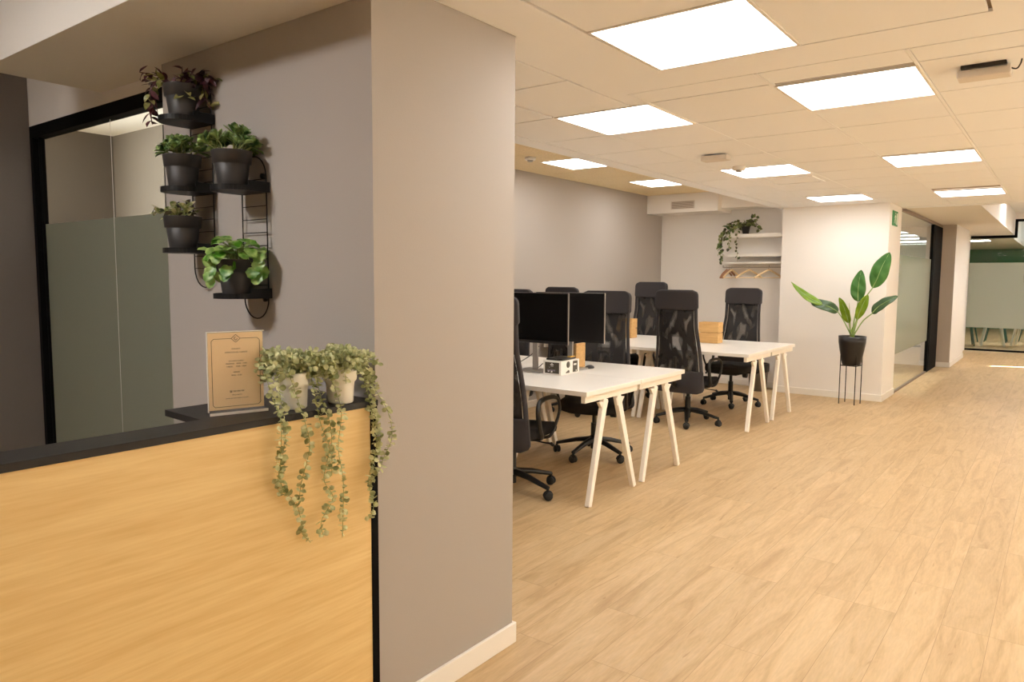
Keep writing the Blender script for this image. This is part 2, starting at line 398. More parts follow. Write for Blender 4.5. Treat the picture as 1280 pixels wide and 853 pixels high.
sbox('wall_rear', (-4.5, -3.7, 0), (2.6, -3.6, 3), M['beige'])
sbox('wall_reception', (-4.5, -3.6, 0), (-4.4, 1.575, 2.9), M['taupe_dark'])
# bulkhead over reception glass
sbox('wall_bulkhead', (-4.42, 1.58, 2.222), (-2.9, 1.66, 2.9), M['white'])
# soffit over reception
struct('ceiling_soffit', MB().prism([(-3.56,1.112),(-1.679,1.112),(-1.679,1.5145),(-2.901,1.5145),(-2.901,1.579),(-3.56,1.579)], 'z', 2.28, 2.779), M['soffit'], .002)
sbox('ceiling_reception', (-4.5, -3.6, 2.78), (2.6, 1.12, 2.9), M['gypsum'])
sbox('ceiling_reception_back', (-4.5, 1.112, 2.78), (-3.56, 1.59, 2.9), M['gypsum'])
# far room
sbox('wall_green', (-3.6, 26, 0), (2.5, 26.1, 2.55), M['green'])
sbox('wall_green_left', (-3.6, 17.7, 0), (-3.5, 26, 2.36), M['green'])
sbox('wall_far_near', (-3.6, 17.66, 0), (-1.9, 17.7, 2.8), M['white'])
sbox('ceiling_far_room', (-3.6, 17.72, 2.36), (-.99, 26, 2.42), M['soffit'])
sbox('wall_far_riser', (-1.0, 17.8, 2.42), (-.985, 26, 3.2), M['white'])
sbox('ceiling_far_high', (-.99, 10.45, 2.78), (2.5, 17.76, 2.85), M['gypsum'])
sbox('ceiling_roof', (-6, -3.7, 3.2), (2.6, 26.1, 3.3), M['gypsum'])  # slab added over everything to stop sun leaking in above the ceilings

# ---- ceiling fields
def tiles(xs, ys, skip=(), z=ZC):
    mb = MB(); g = .0055; gl = .010
    for i in range(len(xs)-1):
        for j in range(len(ys)-1):
            if any(xs[i] < sx < xs[i+1] and ys[j] < sy < ys[j+1] for sx, sy in skip): continue
            mb.box((xs[i]+gl, ys[j]+g, z), (xs[i+1]-gl, ys[j+1]-g, z+.012))
    return mb
yl = [3.45+.605*k for k in range(0, 12)]      # 3.45 .. 10.105
yl[-1] = 10.12
lights = [(-1.15,2.64), (-2.045,3.752), (-.84,3.80), (-2.045,6.172), (-.84,6.20), (-2.045,8.65), (-.84,8.82)]
X2 = [-2.82, -2.335, -1.755, -1.135, -.545, .045, .635, 1.225, 1.815, 2.5]
lsk = [(-2.045,3.75),(-2.045,6.17),(-2.045,8.6),(-.84,3.75),(-.84,6.17),(-.84,8.6)]
mb = tiles(X2, yl, lsk)
mbx = tiles(X2[2:], [3.23, 3.45]); mb.v, o0 = mb.v, len(mb.v)
mb.add(mbx.v, mbx.f)
t3 = tiles([-2.82, -2.335, -1.85], [2.24, 2.845, 3.45]); mb.add(t3.v, t3.f)
t4 = tiles([-1.45, -.865, -.25], [1.13, 1.735, 2.34, 2.95], [(-1.15, 2.6)]); mb.add(t4.v, t4.f)
# light bar strips that run the length of the grid
for x in X2[1:-1]:
    mb.box((x-.0075, 3.235 if x > -1.8 else 3.47, ZC-.001), (x+.0075, 10.12, ZC+.008))
# cut pieces beside the light panels
def ring(lo, hi, hx0, hy0, hx1, hy1):
    if hx0 > lo[0]: mb.box((lo[0], lo[1], ZC), (hx0, hi[1], ZC+.012))
    if hx1 < hi[0]: mb.box((hx1, lo[1], ZC), (hi[0], hi[1], ZC+.012))
    if hy0 > lo[1]: mb.box((max(lo[0],hx0), lo[1], ZC), (min(hi[0],hx1), hy0, ZC+.012))
    if hy1 < hi[1]: mb.box((max(lo[0],hx0), hy1, ZC), (min(hi[0],hx1), hi[1], ZC+.012))
struct('ceiling', mb, M['tile'])
backing = MB()
backing.box((-2.84, 2.23, ZC+.0125), (2.5, 10.4, ZC+.06)); backing.box((-1.678, 1.12, ZC+.0125), (2.5, 2.23, ZC+.06))
struct('ceiling_backing', backing, M['gap'])
gyp = MB()
gyp.box((-1.85, 2.954, ZC), (2.5, 3.228, ZC+.011))
gyp.box((-1.678, 1.12, ZC), (-1.454, 2.23, ZC+.011)); gyp.box((-1.848, 2.23, ZC), (-1.454, 2.954, ZC+.011))
gyp.box((-.246, 1.12, ZC), (2.5, 2.954, ZC+.011))
gyp.box((-1.85, 3.228, ZC), (-1.757, 3.448, ZC+.011))
gyp.box((-2.98, 2.2, ZC), (-2.824, 9.62, 2.66))
struct('ceiling_gypsum', gyp, M['gypsum'])
# straw board ceiling at the left
ob = MB()
for i in range(2):
    for j in range(13):
        ob.box((-4.7+.86*i+.003, 2.6+.6*j-.05, 2.585), (-4.7+.86*(i+1)-.003, 2.6+.6*(j+1)-.056, 2.6))
struct('ceiling_straw', ob, M['osb'])
sbox('ceiling_straw_backing', (-4.8, 2.5, 2.602), (-2.82, 9.9, 2.66), M['gap'])
# duct bulkheads at the back wall
sbox('trim_1', (-4.7, 9.27, 2.335), (-3.68, 9.75, 2.584), M['white'], .002)
sbox('trim_2', (-3.68, 9.40, 2.375), (-2.9, 9.75, 2.584), M['white'], .002)
# edge strip and soffit of the corridor
sbox('trim_3', (-1.70, 10.12, ZC-.006), (2.5, 10.30, ZC+.06), M['gypsum'])
sbox('ceiling_corridor', (-1.76, 10.30, ZC+.012), (-.885, 17.72, ZC+.5), M['soffit'])
sbox('trim_4', (-.885, 10.30, ZC+.012), (2.5, 10.47, 2.85), M['soffit'])

# ---- light panels
def panel(x, y, z, w, l, label, m='diff', name='ceiling_light', group='square ceiling light panels'):
    t = thing(name, label, 'light', (x, y, z), 0, group)
    f = MB(); e = .012
    f.box((-w/2, -l/2, -.004), (-w/2+e, l/2, .010)); f.box((w/2-e, -l/2, -.004), (w/2, l/2, .010))
    f.box((-w/2+e, -l/2, -.004), (w/2-e, -l/2+e, .010)); f.box((-w/2+e, l/2-e, -.004), (w/2-e, l/2, .010))
    f.build('frame', M['white_trim'], t)
    MB().box((-w/2+e, -l/2+e, -.001), (w/2-e, l/2-e, .006)).build('diffuser', M[m], t)
    return t
panel(-1.150, 2.637, ZC, .585, .600, 'nearest and largest lit ceiling panel, top centre of the photo')
panel(-2.045, 3.752, ZC, .580, .600, 'lit ceiling panel next to the grey pillar top, over the near desk')
panel(-.840, 3.752+.04, ZC, .590, .600, 'lit ceiling panel just left of the open white fixture at right')
panel(-2.045, 6.172, ZC, .580, .600, 'lit ceiling panel behind the round smoke detector in the tile ceiling')
panel(-.840, 6.222, ZC, .590, .600, 'lit ceiling panel second in the right hand row, over the open floor')
panel(-2.045, 8.66, ZC, .580, .600, 'lit ceiling panel just in front of the bright white column wall')
panel(-.840, 8.83, ZC, .590, .600, 'lit ceiling panel farthest in the right hand row, near the corridor soffit')
panel(-3.90, 6.27, 2.583, .60, .60, 'lit panel in the straw board ceiling beside the small round detector')
panel(-3.90, 8.08, 2.583, .60, .60, 'lit panel in the straw board ceiling close to the white duct box')
panel(-3.90, 4.42, 2.583, .60, .60, 'lit panel in the straw board ceiling mostly hidden by the grey pillar')
# panels in the other rooms and raised ceilings, some of them added unseen
panel(-.55, 14.35, 2.775, .60, .60, 'small lit panel in the raised ceiling beyond the corridor soffit', 'diffb')
panel(-2.9, 11.3, 2.325, .60, 1.2, 'lit panel in the room behind the corridor glass wall', 'diffb')
panel(-1.75, 20.0, 2.355, .60, .60, 'lit panel in the green room behind the far partition', 'diffb')
panel(.6, 20.8, 3.19, .60, 1.2, 'lit panel in the high part of the green room', 'diffb')
panel(-2.5, -.55, 2.775, .60, .60, 'lit panel in the raised ceiling of the reception area', 'diffc')
panel(-3.08, 2.2, 2.435, .30, .50, 'added hidden lit panel in the small room behind the reception glass', 'diffn')  # lamp added out of sight to brighten the view through the glass
panel(.5, 12.6, 2.775, .60, .60, 'added unseen lit panel in the raised ceiling right of the corridor', 'diffb')  # unseen lamp added to brighten the corridor and far glass
panel(.5, 16.2, 2.775, .60, .60, 'added unseen lit panel in the raised ceiling before the far partition', 'diffb')  # second unseen lamp added to lift the far partition
panel(.8, .25, 2.775, .60, .60, 'added unseen lit panel in the raised ceiling near the entrance', 'diffn')  # unseen lamp added to light the counter front and the sign

# ---- reception glass partition (window_1)
gp = thing('window_1', 'black framed reception glass partition', 'window', (0,0,0)); 
for k in ('label','category'): del gp[k]
gp['kind'] = 'structure'
fr = MB()
fr.box((-4.42, 1.575, 2.165), (-2.9, 1.635, 2.226)); fr.box((-4.42, 1.575, 0), (-4.365, 1.635, 2.165)); fr.box((-4.365, 1.575, 0), (-2.9, 1.635, .04))
fr.box((-4.335, 1.59, .04), (-4.325, 1.62, 2.165))
fr.build('window_frame', M['blackfr'], gp, .002)
MB().box((-4.365, 1.603, 1.717), (-3.552, 1.605, 2.165)).build('glass_pane', M['glassdark'], gp)
MB().box((-3.546, 1.603, 1.717), (-2.9, 1.605, 2.165)).build('glass_pane', M['glassdark'], gp)
MB().box((-4.365, 1.603, .04), (-3.552, 1.605, 1.716)).build('frosted_pane', M['frost'], gp)
MB().box((-3.546, 1.603, .04), (-2.9, 1.605, 1.716)).build('frosted_pane', M['frost'], gp)
MB().box((-3.5505, 1.6035, .04), (-3.5480, 1.6045, 2.165)).build('glass_joint', M['acrylic_edge'], gp)

# ---- corridor glass wall (window_2)
gp = bpy.data.objects.new('window_2', None); COL.objects.link(gp); gp['kind'] = 'structure'
fr = MB(); fr.box((-1.715, 10.2, ZC-.035), (-1.68, 13.95, ZC+.005)); fr.box((-1.715, 10.2, 0), (-1.68, 12.95, .02))
fr.build('window_frame', mat('brushed_rail', srgb(150, 132, 116), .4, .6), gp)
MB().box((-1.702, 10.2, 1.765), (-1.694, 12.95, ZC-.035)).build('glass_pane', M['glass'], gp)
MB().box((-1.702, 10.2, .50), (-1.694, 12.4, 1.764)).build('frosted_pane', M['frost2'], gp)
MB().box((-1.702, 12.4, .50), (-1.694, 12.95, 1.764)).build('frosted_pane', M['frost2'], gp)
MB().box((-1.702, 10.2, .02), (-1.694, 12.95, .499)).build('glass_pane', M['glass'], gp)
# black door at its end
dr = bpy.data.objects.new('door_1', None); COL.objects.link(dr); dr['kind'] = 'structure'
MB().box((-1.72, 12.95, 0), (-1.675, 13.93, 2.30)).build('door_frame', M['blackfr'], dr, .003)
MB().box((-1.69, 13.02, .02), (-1.668, 13.88, 2.25)).build('door_leaf', M['blackfr'], dr, .003)

# ---- far partition (window_3)
gp = bpy.data.objects.new('window_3', None); COL.objects.link(gp); gp['kind'] = 'structure'
fr = MB(); Y0, Y1 = 17.69, 17.74
fr.box((-1.62, Y0, 2.292), (-.835, Y1, 2.345)); fr.box((-.882, Y0, 2.345), (-.835, Y1, 2.66)); fr.box((-.835, Y0, 2.61), (2.5, Y1, 2.66))
fr.box((-1.62, Y0, 0), (2.5, Y1, .035))
fr.build('window_frame', M['blackfr'], gp, .002)
MB().box((-1.62, 17.71, 1.80), (-.84, 17.718, 2.292)).build('glass_pane', M['glass'], gp)
MB().box((-.837, 17.71, 1.80), (2.5, 17.718, 2.61)).build('glass_pane', M['glass'], gp)
MB().box((-1.62, 17.71, .475), (2.5, 17.718, 1.799)).build('frosted_pane', M['frost2'], gp)
MB().box((-1.62, 17.71, .035), (2.5, 17.718, .474)).build('glass_pane', M['glass'], gp)
sbox('wall_partition_header', (-.90, 17.69, 2.66), (2.5, 17.76, 2.80), M['white'])

# blind window at the back of the green room (window_4)
gp = bpy.data.objects.new('window_4', None); COL.objects.link(gp); gp['kind'] = 'structure'
MB().box((-1.30, 26.06, 2.55), (2.4, 26.08, 3.2)).build('window_pane', M['sky'], gp)
bl = MB()
for k in range(7): bl.box((-1.30, 26.0, 2.56+.1*k), (2.4, 26.05, 2.61+.1*k))
bl.build('blind', M['white_trim'], gp)

# ================================================================== RECEPTION DESK
rd = thing('reception_counter', 'oak fronted reception counter with black top, against the grey pillar', 'counter', (-1.672, 1.0, 0))
MB().box((-.018, -3.2, 0), (0, .486, 1.054)).build('front_panel', M['oak'], rd)
MB().box((-.10, .486, 0), (.003, .513, 1.054)).build('edge_strip', M['blackfr'], rd, .001)
MB().prism([(.006,-3.2),(.006,.514),(-.33,.514),(-.33,.02),(-.118,.005),(-.118,-3.2)], 'z', 1.0545, 1.073).build('countertop', M['counter'], rd, .0015)
MB().box((-.10, -3.2, 0), (-.07, .484, 1.054)).build('inner_panel', M['counter'], rd)

# ================================================================== SIGN
sg = thing('sign_holder', 'clear acrylic holder with kraft opening hours card on the black counter', 'sign', (-1.80, 1.12, 1.0735), radians(74))
MB().box((-.078, -.022, 0), (.078, .022, .008)).build('base', M['acrylic'], sg, .001)
MB().box((-.078, -.0228, .001), (.078, -.0222, .0085)).build('base_glint', M['acrylic_edge'], sg)  # near-white strip paints a gleam so the clear base shows
MB().box((-.0745, -.0035, .0081), (.0745, -.0020, .224)).build('front_sheet', M['acrylic'], sg)
MB().box((-.0745, .0020, .0081), (.0745, .0035, .224)).build('back_sheet', M['acrylic'], sg)
eg = MB(); eg.box((-.0765, -.0035, .0081), (-.0747, .0035, .2262)); eg.box((-.0747, -.0035, .2243), (.0765, .0035, .2262)); eg.build('bright_edge', M['acrylic_edge'], sg)
cd = MB().box((-.073, -.0012, .012), (.073, .0012, .2225)).build('card', M['kraft'], sg)
ink = MB(); yy = -.0016
def seg(a, b, w=.0011):
    ink.beam((a[0], yy, a[1]), (b[0], yy, b[1]), w, .0006, up=(0,1,0))
x0, x1, z0, z1, c_ = -.064, .064, .020, .206, .006
seg((x0+c_, z0), (x1-c_, z0)); seg((x0, z0+c_), (x0, z1-c_)); seg((x1, z0+c_), (x1, z1-c_))
seg((x0+c_, z1), (-.012, z1)); seg((.012, z1), (x1-c_, z1))
for (a, b) in (((x0, z0+c_), (x0+c_, z0)), ((x1, z0+c_), (x1-c_, z0)), ((x0, z1-c_), (x0+c_, z1)), ((x1, z1-c_), (x1-c_, z1))): seg(a, b)
dd = .012
for i in range(4):
    a = (cos(i*pi/2)*dd, z1+sin(i*pi/2)*dd*.9); b = (cos((i+1)*pi/2)*dd, z1+sin((i+1)*pi/2)*dd*.9); seg(a, b)
dd = .005
for i in range(3):
    k = i+.0; a = (cos(k*pi/2+pi/2)*dd, z1+sin(k*pi/2+pi/2)*dd); b = (cos((k+1)*pi/2+pi/2)*dd, z1+sin((k+1)*pi/2+pi/2)*dd); seg(a, b, .0014)
ink.build('border', M['ink'], cd)
def lettering(lines, parent, m, name='lettering'):
    mb = MB()
    for s_, x, z, h, al in lines:
        cu = bpy.data.curves.new('t', 'FONT'); cu.body = s_; cu.size = h; cu.align_x = al; cu.extrude = .0001; cu.resolution_u = 2
        ob_ = bpy.data.objects.new('t', cu); COL.objects.link(ob_)
        dg = bpy.context.evaluated_depsgraph_get(); me = bpy.data.meshes.new_from_object(ob_.evaluated_get(dg))
        mb.add([(v.co.x+x, -.0018-v.co.z, v.co.y+z) for v in me.vertices], [tuple(p.vertices) for p in me.polygons])
        bpy.data.objects.remove(ob_); bpy.data.curves.remove(cu); bpy.data.meshes.remove(me)
    return mb.build(name, m, parent, fix=False)
lettering([('HORARIO', 0, .176, .0052, 'CENTER'), ('ATENCIÓN AL CLIENTE', 0, .1665, .0056, 'CENTER'),
           ('DE LUNES A JUEVES', 0, .143, .0046, 'CENTER'), ('MAÑANA    09:00 - 14:00', 0, .1355, .0052, 'CENTER'),
           ('TARDE      15:00 - 18:00', 0, .1275, .0052, 'CENTER'), ('VIERNES', 0, .112, .0048, 'CENTER'), ('09:00 - 15:00', 0, .1035, .0052, 'CENTER'),
           ('\u260e 900 000 000', 0, .059, .0060, 'CENTER'), ('info y reservas', 0, .050, .0044, 'CENTER'),
           ('consulte con nuestro equipo en recepción', 0, .041, .0036, 'CENTER')], cd, M['ink'])

# ================================================================== LEAVES
rnd = random.Random(7)
def leaf(mb, base, d, up, L, W, n=4, cup=.15, droop=0., shape=1.0, tip=.5, thick=False, lobes=0):
    """leaf blade from base along d, face normal near up; tip: position of the greatest width"""
    base = Vector(base); d = Vector(d).normalized(); up = Vector(up)
    a = d.cross(up)
    if a.length < 1e-3: a = d.cross(Vector((1,0,.3)))
    a.normalize(); nn = a.cross(d).normalized()
    vs = []; p = base.copy(); dirn = d.copy(); st = L/n
    for i in range(n+1):
        t = i/n
        tt = t**(math.log(.5)/math.log(tip)) if 0 < t < 1 else t
        w = W/2*max(0, sin(pi*min(max(tt, 0), 1)))**shape
        if lobes: w *= 1+.10*sin(lobes*pi*t)
        if i == 0: w = W*.04
        if i == n: w = W*.02
        k = cup*w
        vs += [p-a*w+nn*k, p.copy(), p+a*w+nn*k]
        ang = -droop/n; dirn = (dirn*cos(ang)+nn*sin(ang)).normalized(); nn = a.cross(dirn).normalized()
        p = p+dirn*st
    fs = []
    for i in range(n):
        o = 3*i; fs += [(o, o+1, o+4, o+3), (o+1, o+2, o+5, o+4)]
    mb.add(vs, fs, True)
def rv(r=rnd): 
    v = Vector((r.gauss(0,1), r.gauss(0,1), r.gauss(0,1))); return v.normalized()
def spline(pts, n):
    pts = [Vector(p) for p in pts]; P = [pts[0]*2-pts[1]]+pts+[pts[-1]*2-pts[-2]]; out = []
    for i in range(1, len(P)-2):
        for k in range(n):
            t = k/n; a, b, c, d = P[i-1], P[i], P[i+1], P[i+2]
            out.append(.5*((2*b)+(c-a)*t+(2*a-5*b+4*c-d)*t*t+(3*b-a-3*c+d)*t**3))
    out.append(pts[-1]); return out
def resample(pts, step):
    out = [pts[0]]; acc = 0
    for a, b in zip(pts, pts[1:]):
        L = (b-a).length
        while L and acc+L >= step:
            t = (step-acc)/L; a = a+(b-a)*t; out.append(a.copy()); L = (b-a).length; acc = 0
        acc += L
    return out

# ================================================================== EUCALYPTUS ON THE COUNTER
def white_pot(mb):
    mb.lathe([(.001,0),(.036,0),(.039,.004),(.041,.05),(.0425,.062),(.048,.068),(.050,.075),(.050,.092),(.049,.104),(.046,.104),(.046,.09),(.001,.088)], n=40)
def eucalyptus(x, y, label, vines, crown, seed):
    r = random.Random(seed)
    t = thing('trailing_eucalyptus', label, 'plant', (x, y, 1.0735), 0, 'eucalyptus pots on the counter')
    p = MB(); white_pot(p); p.build('pot', M['whitepot'], t)
    MB().lathe([(.001,.094),(.045,.092)], n=24).build('soil', M['soil'], t)
    top = Vector((0, 0, .095)); org = Vector((x, y, 1.0735))
    def sprig(path, step, size, stemr=.0009, light=.6):
        st.tube(path, stemr, 5)
        pts = resample(path, step)
        for i, q in enumerate(pts[1:]):
            dd_ = (pts[min(i+2, len(pts)-1)]-q); dd_ = dd_.normalized() if dd_.length > 1e-6 else Vector((0,0,-1))
            ax = dd_.cross(rv(r)).normalized()
            for s in (-1, 1):
                ld = (ax*s*.9+dd_*r.uniform(-.1,.5)+Vector((.25,0,.2))+rv(r)*.35).normalized()
                sz = size*r.uniform(.7, 1.15)
                mbl = lv if r.random() < light else ld2
                leaf(mbl, q, ld, (rv(r)*.7+Vector((.5,-.3,.8))), sz, sz*.92, 4, r.uniform(-.15,.3), r.uniform(-.5,.6), .62, .55)
    for vi, v in enumerate(vines):
        st, lv, ld2 = MB(), MB(), MB()
        path = [top+Vector((r.uniform(-.02,.02), r.uniform(-.02,.02), 0))]
        path += [Vector((vx, vy, vz))-org for vx, vy, vz in v]
        sprig(spline(path, 8), .0125, .0185)
        s_ = st.build('vine', M['stem'], t)
        lv.build('leaves', M['eucal'], s_, fix=False); ld2.build('leaves', M['eucal2'], s_, fix=False)
    st, lv, ld2 = MB(), MB(), MB()
    for k in range(crown):
        a = r.uniform(0, 2*pi); ro = r.uniform(.02, .092); h = r.uniform(.02, .080)
        e = top+Vector((cos(a)*ro, sin(a)*ro, h*.9))
        e2 = e+Vector((cos(a)*.025, sin(a)*.025, r.uniform(-.06, -.01)))
        sprig(spline([top+Vector((cos(a)*.012, sin(a)*.012, 0)), (top+e)/2+Vector((0,0,.022)), e, e2], 5), .0115, .0175)
    s_ = st.build('stems', M['stem'], t)
    lv.build('leaves', M['eucal'], s_, fix=False); ld2.build('leaves', M['eucal2'], s_, fix=False)
    return t
def vine(yz, x=-1.648, j=.012):
    out = []
    for i, (y, z) in enumerate(yz):
        xx = x+.012*(i % 2) if z < 1.09 else (-1.70+.02*i)
        out.append((min(xx, -1.635), y, z))
    return out
V1 = vine([(1.147,1.204),(1.15,1.123),(1.151,1.069),(1.141,.963),(1.139,.882),(1.169,.854),(1.196,.829),(1.201,.783),(1.213,.739),(1.231,.711)])
V2 = vine([(1.218,1.18),(1.229,1.112),(1.23,1.046),(1.234,.978),(1.213,.881),(1.197,.84)])
V2b = vine([(1.185,1.19),(1.175,1.12),(1.165,1.05),(1.15,.985),(1.142,.925),(1.15,.87)])
V3 = vine([(1.289,1.229),(1.286,1.128),(1.282,1.037),(1.30,.966),(1.29,.875),(1.311,.819),(1.279,.757),(1.275,.715)])
V3b = vine([(1.31,1.22),(1.305,1.12),(1.315,1.03),(1.31,.95),(1.318,.88)])
V4 = vine([(1.349,1.19),(1.345,1.074),(1.343,.958),(1.349,.862),(1.357,.765),(1.343,.692)])
V5 = vine([(1.458,1.203),(1.473,1.129),(1.475,1.031),(1.477,.933),(1.456,.838),(1.465,.762),(1.457,.715)])
V5b = vine([(1.49,1.19),(1.492,1.11),(1.485,1.03),(1.487,.95),(1.47,.88)])
V6 = vine([(1.468,1.202),(1.514,1.105),(1.537,1.034),(1.543,.958),(1.522,.899),(1.485,.857),(1.456,.826)])
eucalyptus(-1.745, 1.262, 'trailing eucalyptus in white pot next to the kraft sign holder', [V1, V2, V2b], 44, 3)
eucalyptus(-1.715, 1.408, 'trailing eucalyptus in white pot at the pillar end of the counter', [V3, V3b, V4, V5, V5b, V6], 52, 5)

# ================================================================== WIRE WALL SHELVES + POTS
def wire_shelf(xc, zb, zt, trays, label, w=.145):
    t = thing('wire_wall_shelf', label, 'shelf', (xc, 1.515, zb), 0, 'black wire shelves on the plant wall')
    H = zt-zb; yo = -.014; lad = MB(); hw = w/2
    def U(z0, s): return [(cos(a)*hw, yo, z0+s*abs(sin(a))*hw) for a in [pi*k/12 for k in range(13)]]
    loop = [(hw, yo, hw)]
    path = U(H-hw, 1)+list(reversed(U(hw, -1)))
    path = path[:13]+[(-hw, yo, hw)]+[(-cos(pi*k/12)*hw, yo, hw-sin(pi*k/12)*hw) for k in range(1, 13)]+[(hw, yo, H-hw)]
    lad.tube(path, .0024, 8)
    k = 0; z = hw
    while z < H-hw+.001:
        lad.tube([(-hw, yo, z), (hw, yo, z)], .0016, 6); z += .0455
    lad.build('ladder', M['black'], t)
    for z in (hw*.95, H-hw*.95):
        MB().lathe([(.001,0),(.009,0),(.009,.012),(.001,.013)], n=12).xf(Matrix.Translation((.045, -.002, z)) @ Matrix.Rotation(pi/2, 4, 'X')).build('mounting_knob', M['black'], t)
    for zt_ in trays:
        z = zt_-zb; pl = [(hw+.004, -.0035), (hw+.004, -.085)]
        R_ = hw+.004
        pl += [(cos(a)*R_, -.085-sin(a)*R_*1.05) for a in [pi*k/20 for k in range(1, 20)]]+[(-hw-.004, -.085), (-hw-.004, -.0035)]
        mb = MB(); mb.prism(pl, 'z', z, z+.003)
        # raised rim
        n = len(pl)
        for i in range(n-1):
            a, b = Vector((*pl[i], 0)), Vector((*pl[i+1], 0))
            ha, hb = [.018+.034*max(0, 1-abs(q.y)/.095)**1.3 for q in (a, b)]
            mb.beam((a.x, a.y, z+(ha+hb)/4), (b.x, b.y, z+(ha+hb)/4), .003, (ha+hb)/2)
        mb.build('tray', M['black'], t)
        # raised cheek at the wall
    return t
wire_shelf(-2.602, 1.405, 2.175, (2.003, 1.752, 1.532), 'taller black wire wall shelf holding three potted plants')
wire_shelf(-2.273, 1.300, 1.862, (1.735, 1.372), 'shorter black wire wall shelf holding two potted plants')

E = Vector((.796, .605, 0))       # along the wall plants' spread
def dark_pot(t, s=1.0):
    p = MB(); p.lathe([(.001,0),(.044*s,0),(.046*s,.003),(.0565*s,.086*s),(.0550*s,.0875*s),(.0622*s,.0895*s),(.0665*s,.128*s),(.0672*s,.130*s),(.064*s,.130*s),(.061*s,.11*s),(.001,.109*s)], n=40)
    p.build('pot', M['pot'], t); MB().lathe([(.001,.116*s),(.062*s,.114*s)], n=24).build('soil', M['soil'], t)
def potted(x, y, z, label, name, group='pots on the wire shelves'):
    t = thing(name, label, 'plant', (x, y, z), 0, group); dark_pot(t); return t
def rosettes(t, seed, n, spread, height, L, m, m2=None, nl=10):
    r = random.Random(seed); a_, b_, st = MB(), MB(), MB()
    for k in range(n):
        an = r.uniform(0, 2*pi); ro = spread*sqrt(r.random()); h = height*(1-(ro/spread)**2*.6)*r.uniform(.35, 1.1)
        c = Vector((cos(an)*ro, sin(an)*ro, .125+h)); base = Vector((cos(an)*ro*.4, sin(an)*ro*.4, .115))
        st.tube([base, (base+c)/2+Vector((0,0,.005)), c], .0022, 5)
        ax = (c-base).normalized()
        for j in range(nl):
            q = j*2.4; el = .15+.85*(j/nl)
            side = ax.cross(Vector((cos(q), sin(q), .2))).normalized()
            d = (side*(1.1-el*.75)+ax*el*.9+Vector((0,0,.35))).normalized()
            leaf(a_ if (m2 is None or r.random() < .75) else b_, c-ax*.006*(1-j/nl), d, ax, L*(1-.35*j/nl)*r.uniform(.85, 1.1), L*.50, 5, .2, r.uniform(-.1,.4), .7, .68)
    s_ = st.build('stems', M['stem'], t)
    a_.build('leaves', m, t, solid=.0016, fix=False)
    if m2: b_.build('leaves', m2, t, solid=.0016, fix=False)
t = potted(-2.602, 1.425, 1.7552, 'green succulent in dark pot on the middle tray of the taller shelf', 'potted_succulent')
rosettes(t, 11, 15, .062, .070, .046, M['succ'], nl=8)
t = potted(-2.273, 1.420, 1.7382, 'broad green succulent in dark pot on the upper tray of the shorter shelf', 'potted_succulent')
rosettes(t, 12, 19, .078, .085, .048, M['succ'], nl=8)

# dark purple tradescantia, top tray
t = potted(-2.602, 1.435, 2.0062, 'purple leaved trailing plant in dark pot on the topmost tray', 'potted_tradescantia')
r = random.Random(4); A_, B_, st = MB(), MB(), MB()
def runner(pts, step, L, W, pa, r, n=5):
    path = spline(pts, 7); st.tube(path, .0018, 5); q = resample(path, step)
    for i, p in enumerate(q[1:]):
        d = (q[min(i+2, len(q)-1)]-p); d = d.normalized() if d.length > 1e-6 else Vector((0,0,1))
        sd = d.cross(rv(r)).normalized()*(1 if i % 2 else -1)
        leaf(A_ if r.random() < pa else B_, p, (sd+d*.7+rv(r)*.3), (rv(r)*.5+Vector((.3,-.5,.8))), L*r.uniform(.75,1.15), W, n, .3, r.uniform(0,.8), .85, .42)
tp = Vector((0,0,.12))
for en, pa in (((-.115,.00), .9), ((-.135,.07), .85)):
    runner([tp-E*.02, tp-E*.07+Vector((0,0,.04)), tp-E*(-en[0])+Vector((0,-.02,.02+en[1]*.5))], .016, .042, .02, pa, r)
runner([tp-E*.03, tp-E*.08+Vector((0,-.01,.03)), tp-E*.105+Vector((0,-.02,-.05)), tp-E*.095+Vector((0,-.02,-.13))], .013, .042, .022, .85, r)
runner([tp-E*.03, tp-E*.06+Vector((0,-.02,.03)), tp-E*.09+Vector((0,-.03,-.02)), tp-E*.075+Vector((0,-.03,-.10))], .014, .040, .020, .7, r)
runner([tp, tp+Vector((0,0,.035)), tp+E*.02+Vector((0,-.02,.075))], .014, .038, .019, 1, r)
for k in range(9):
    runner([tp+E*.01*k*.3, tp+E*(.02+.008*k)+Vector((0,r.uniform(-.03,.03),.035+r.uniform(0,.02))), tp+E*(.04+.013*k)+Vector((0,r.uniform(-.05,.02),r.uniform(-.03,.055)))], .013, .042, .020, .72, r)
runner([tp+E*.04, tp+E*.08+Vector((0,-.01,.02)), tp+E*.09+Vector((0,-.01,-.03)), tp+E*.10+Vector((0,0,-.07))], .016, .05, .02, .6, r)
runner([tp+E*.02, tp+E*.05+Vector((0,-.04,.02)), tp+E*.055+Vector((0,-.05,-.03)), tp+E*.06+Vector((0,-.045,-.055))], .014, .05, .024, .1, r)
st.build('stems', M['tradp'], t); A_.build('leaves', M['tradp'], t, fix=False); B_.build('leaves', M['tradg'], t, fix=False)

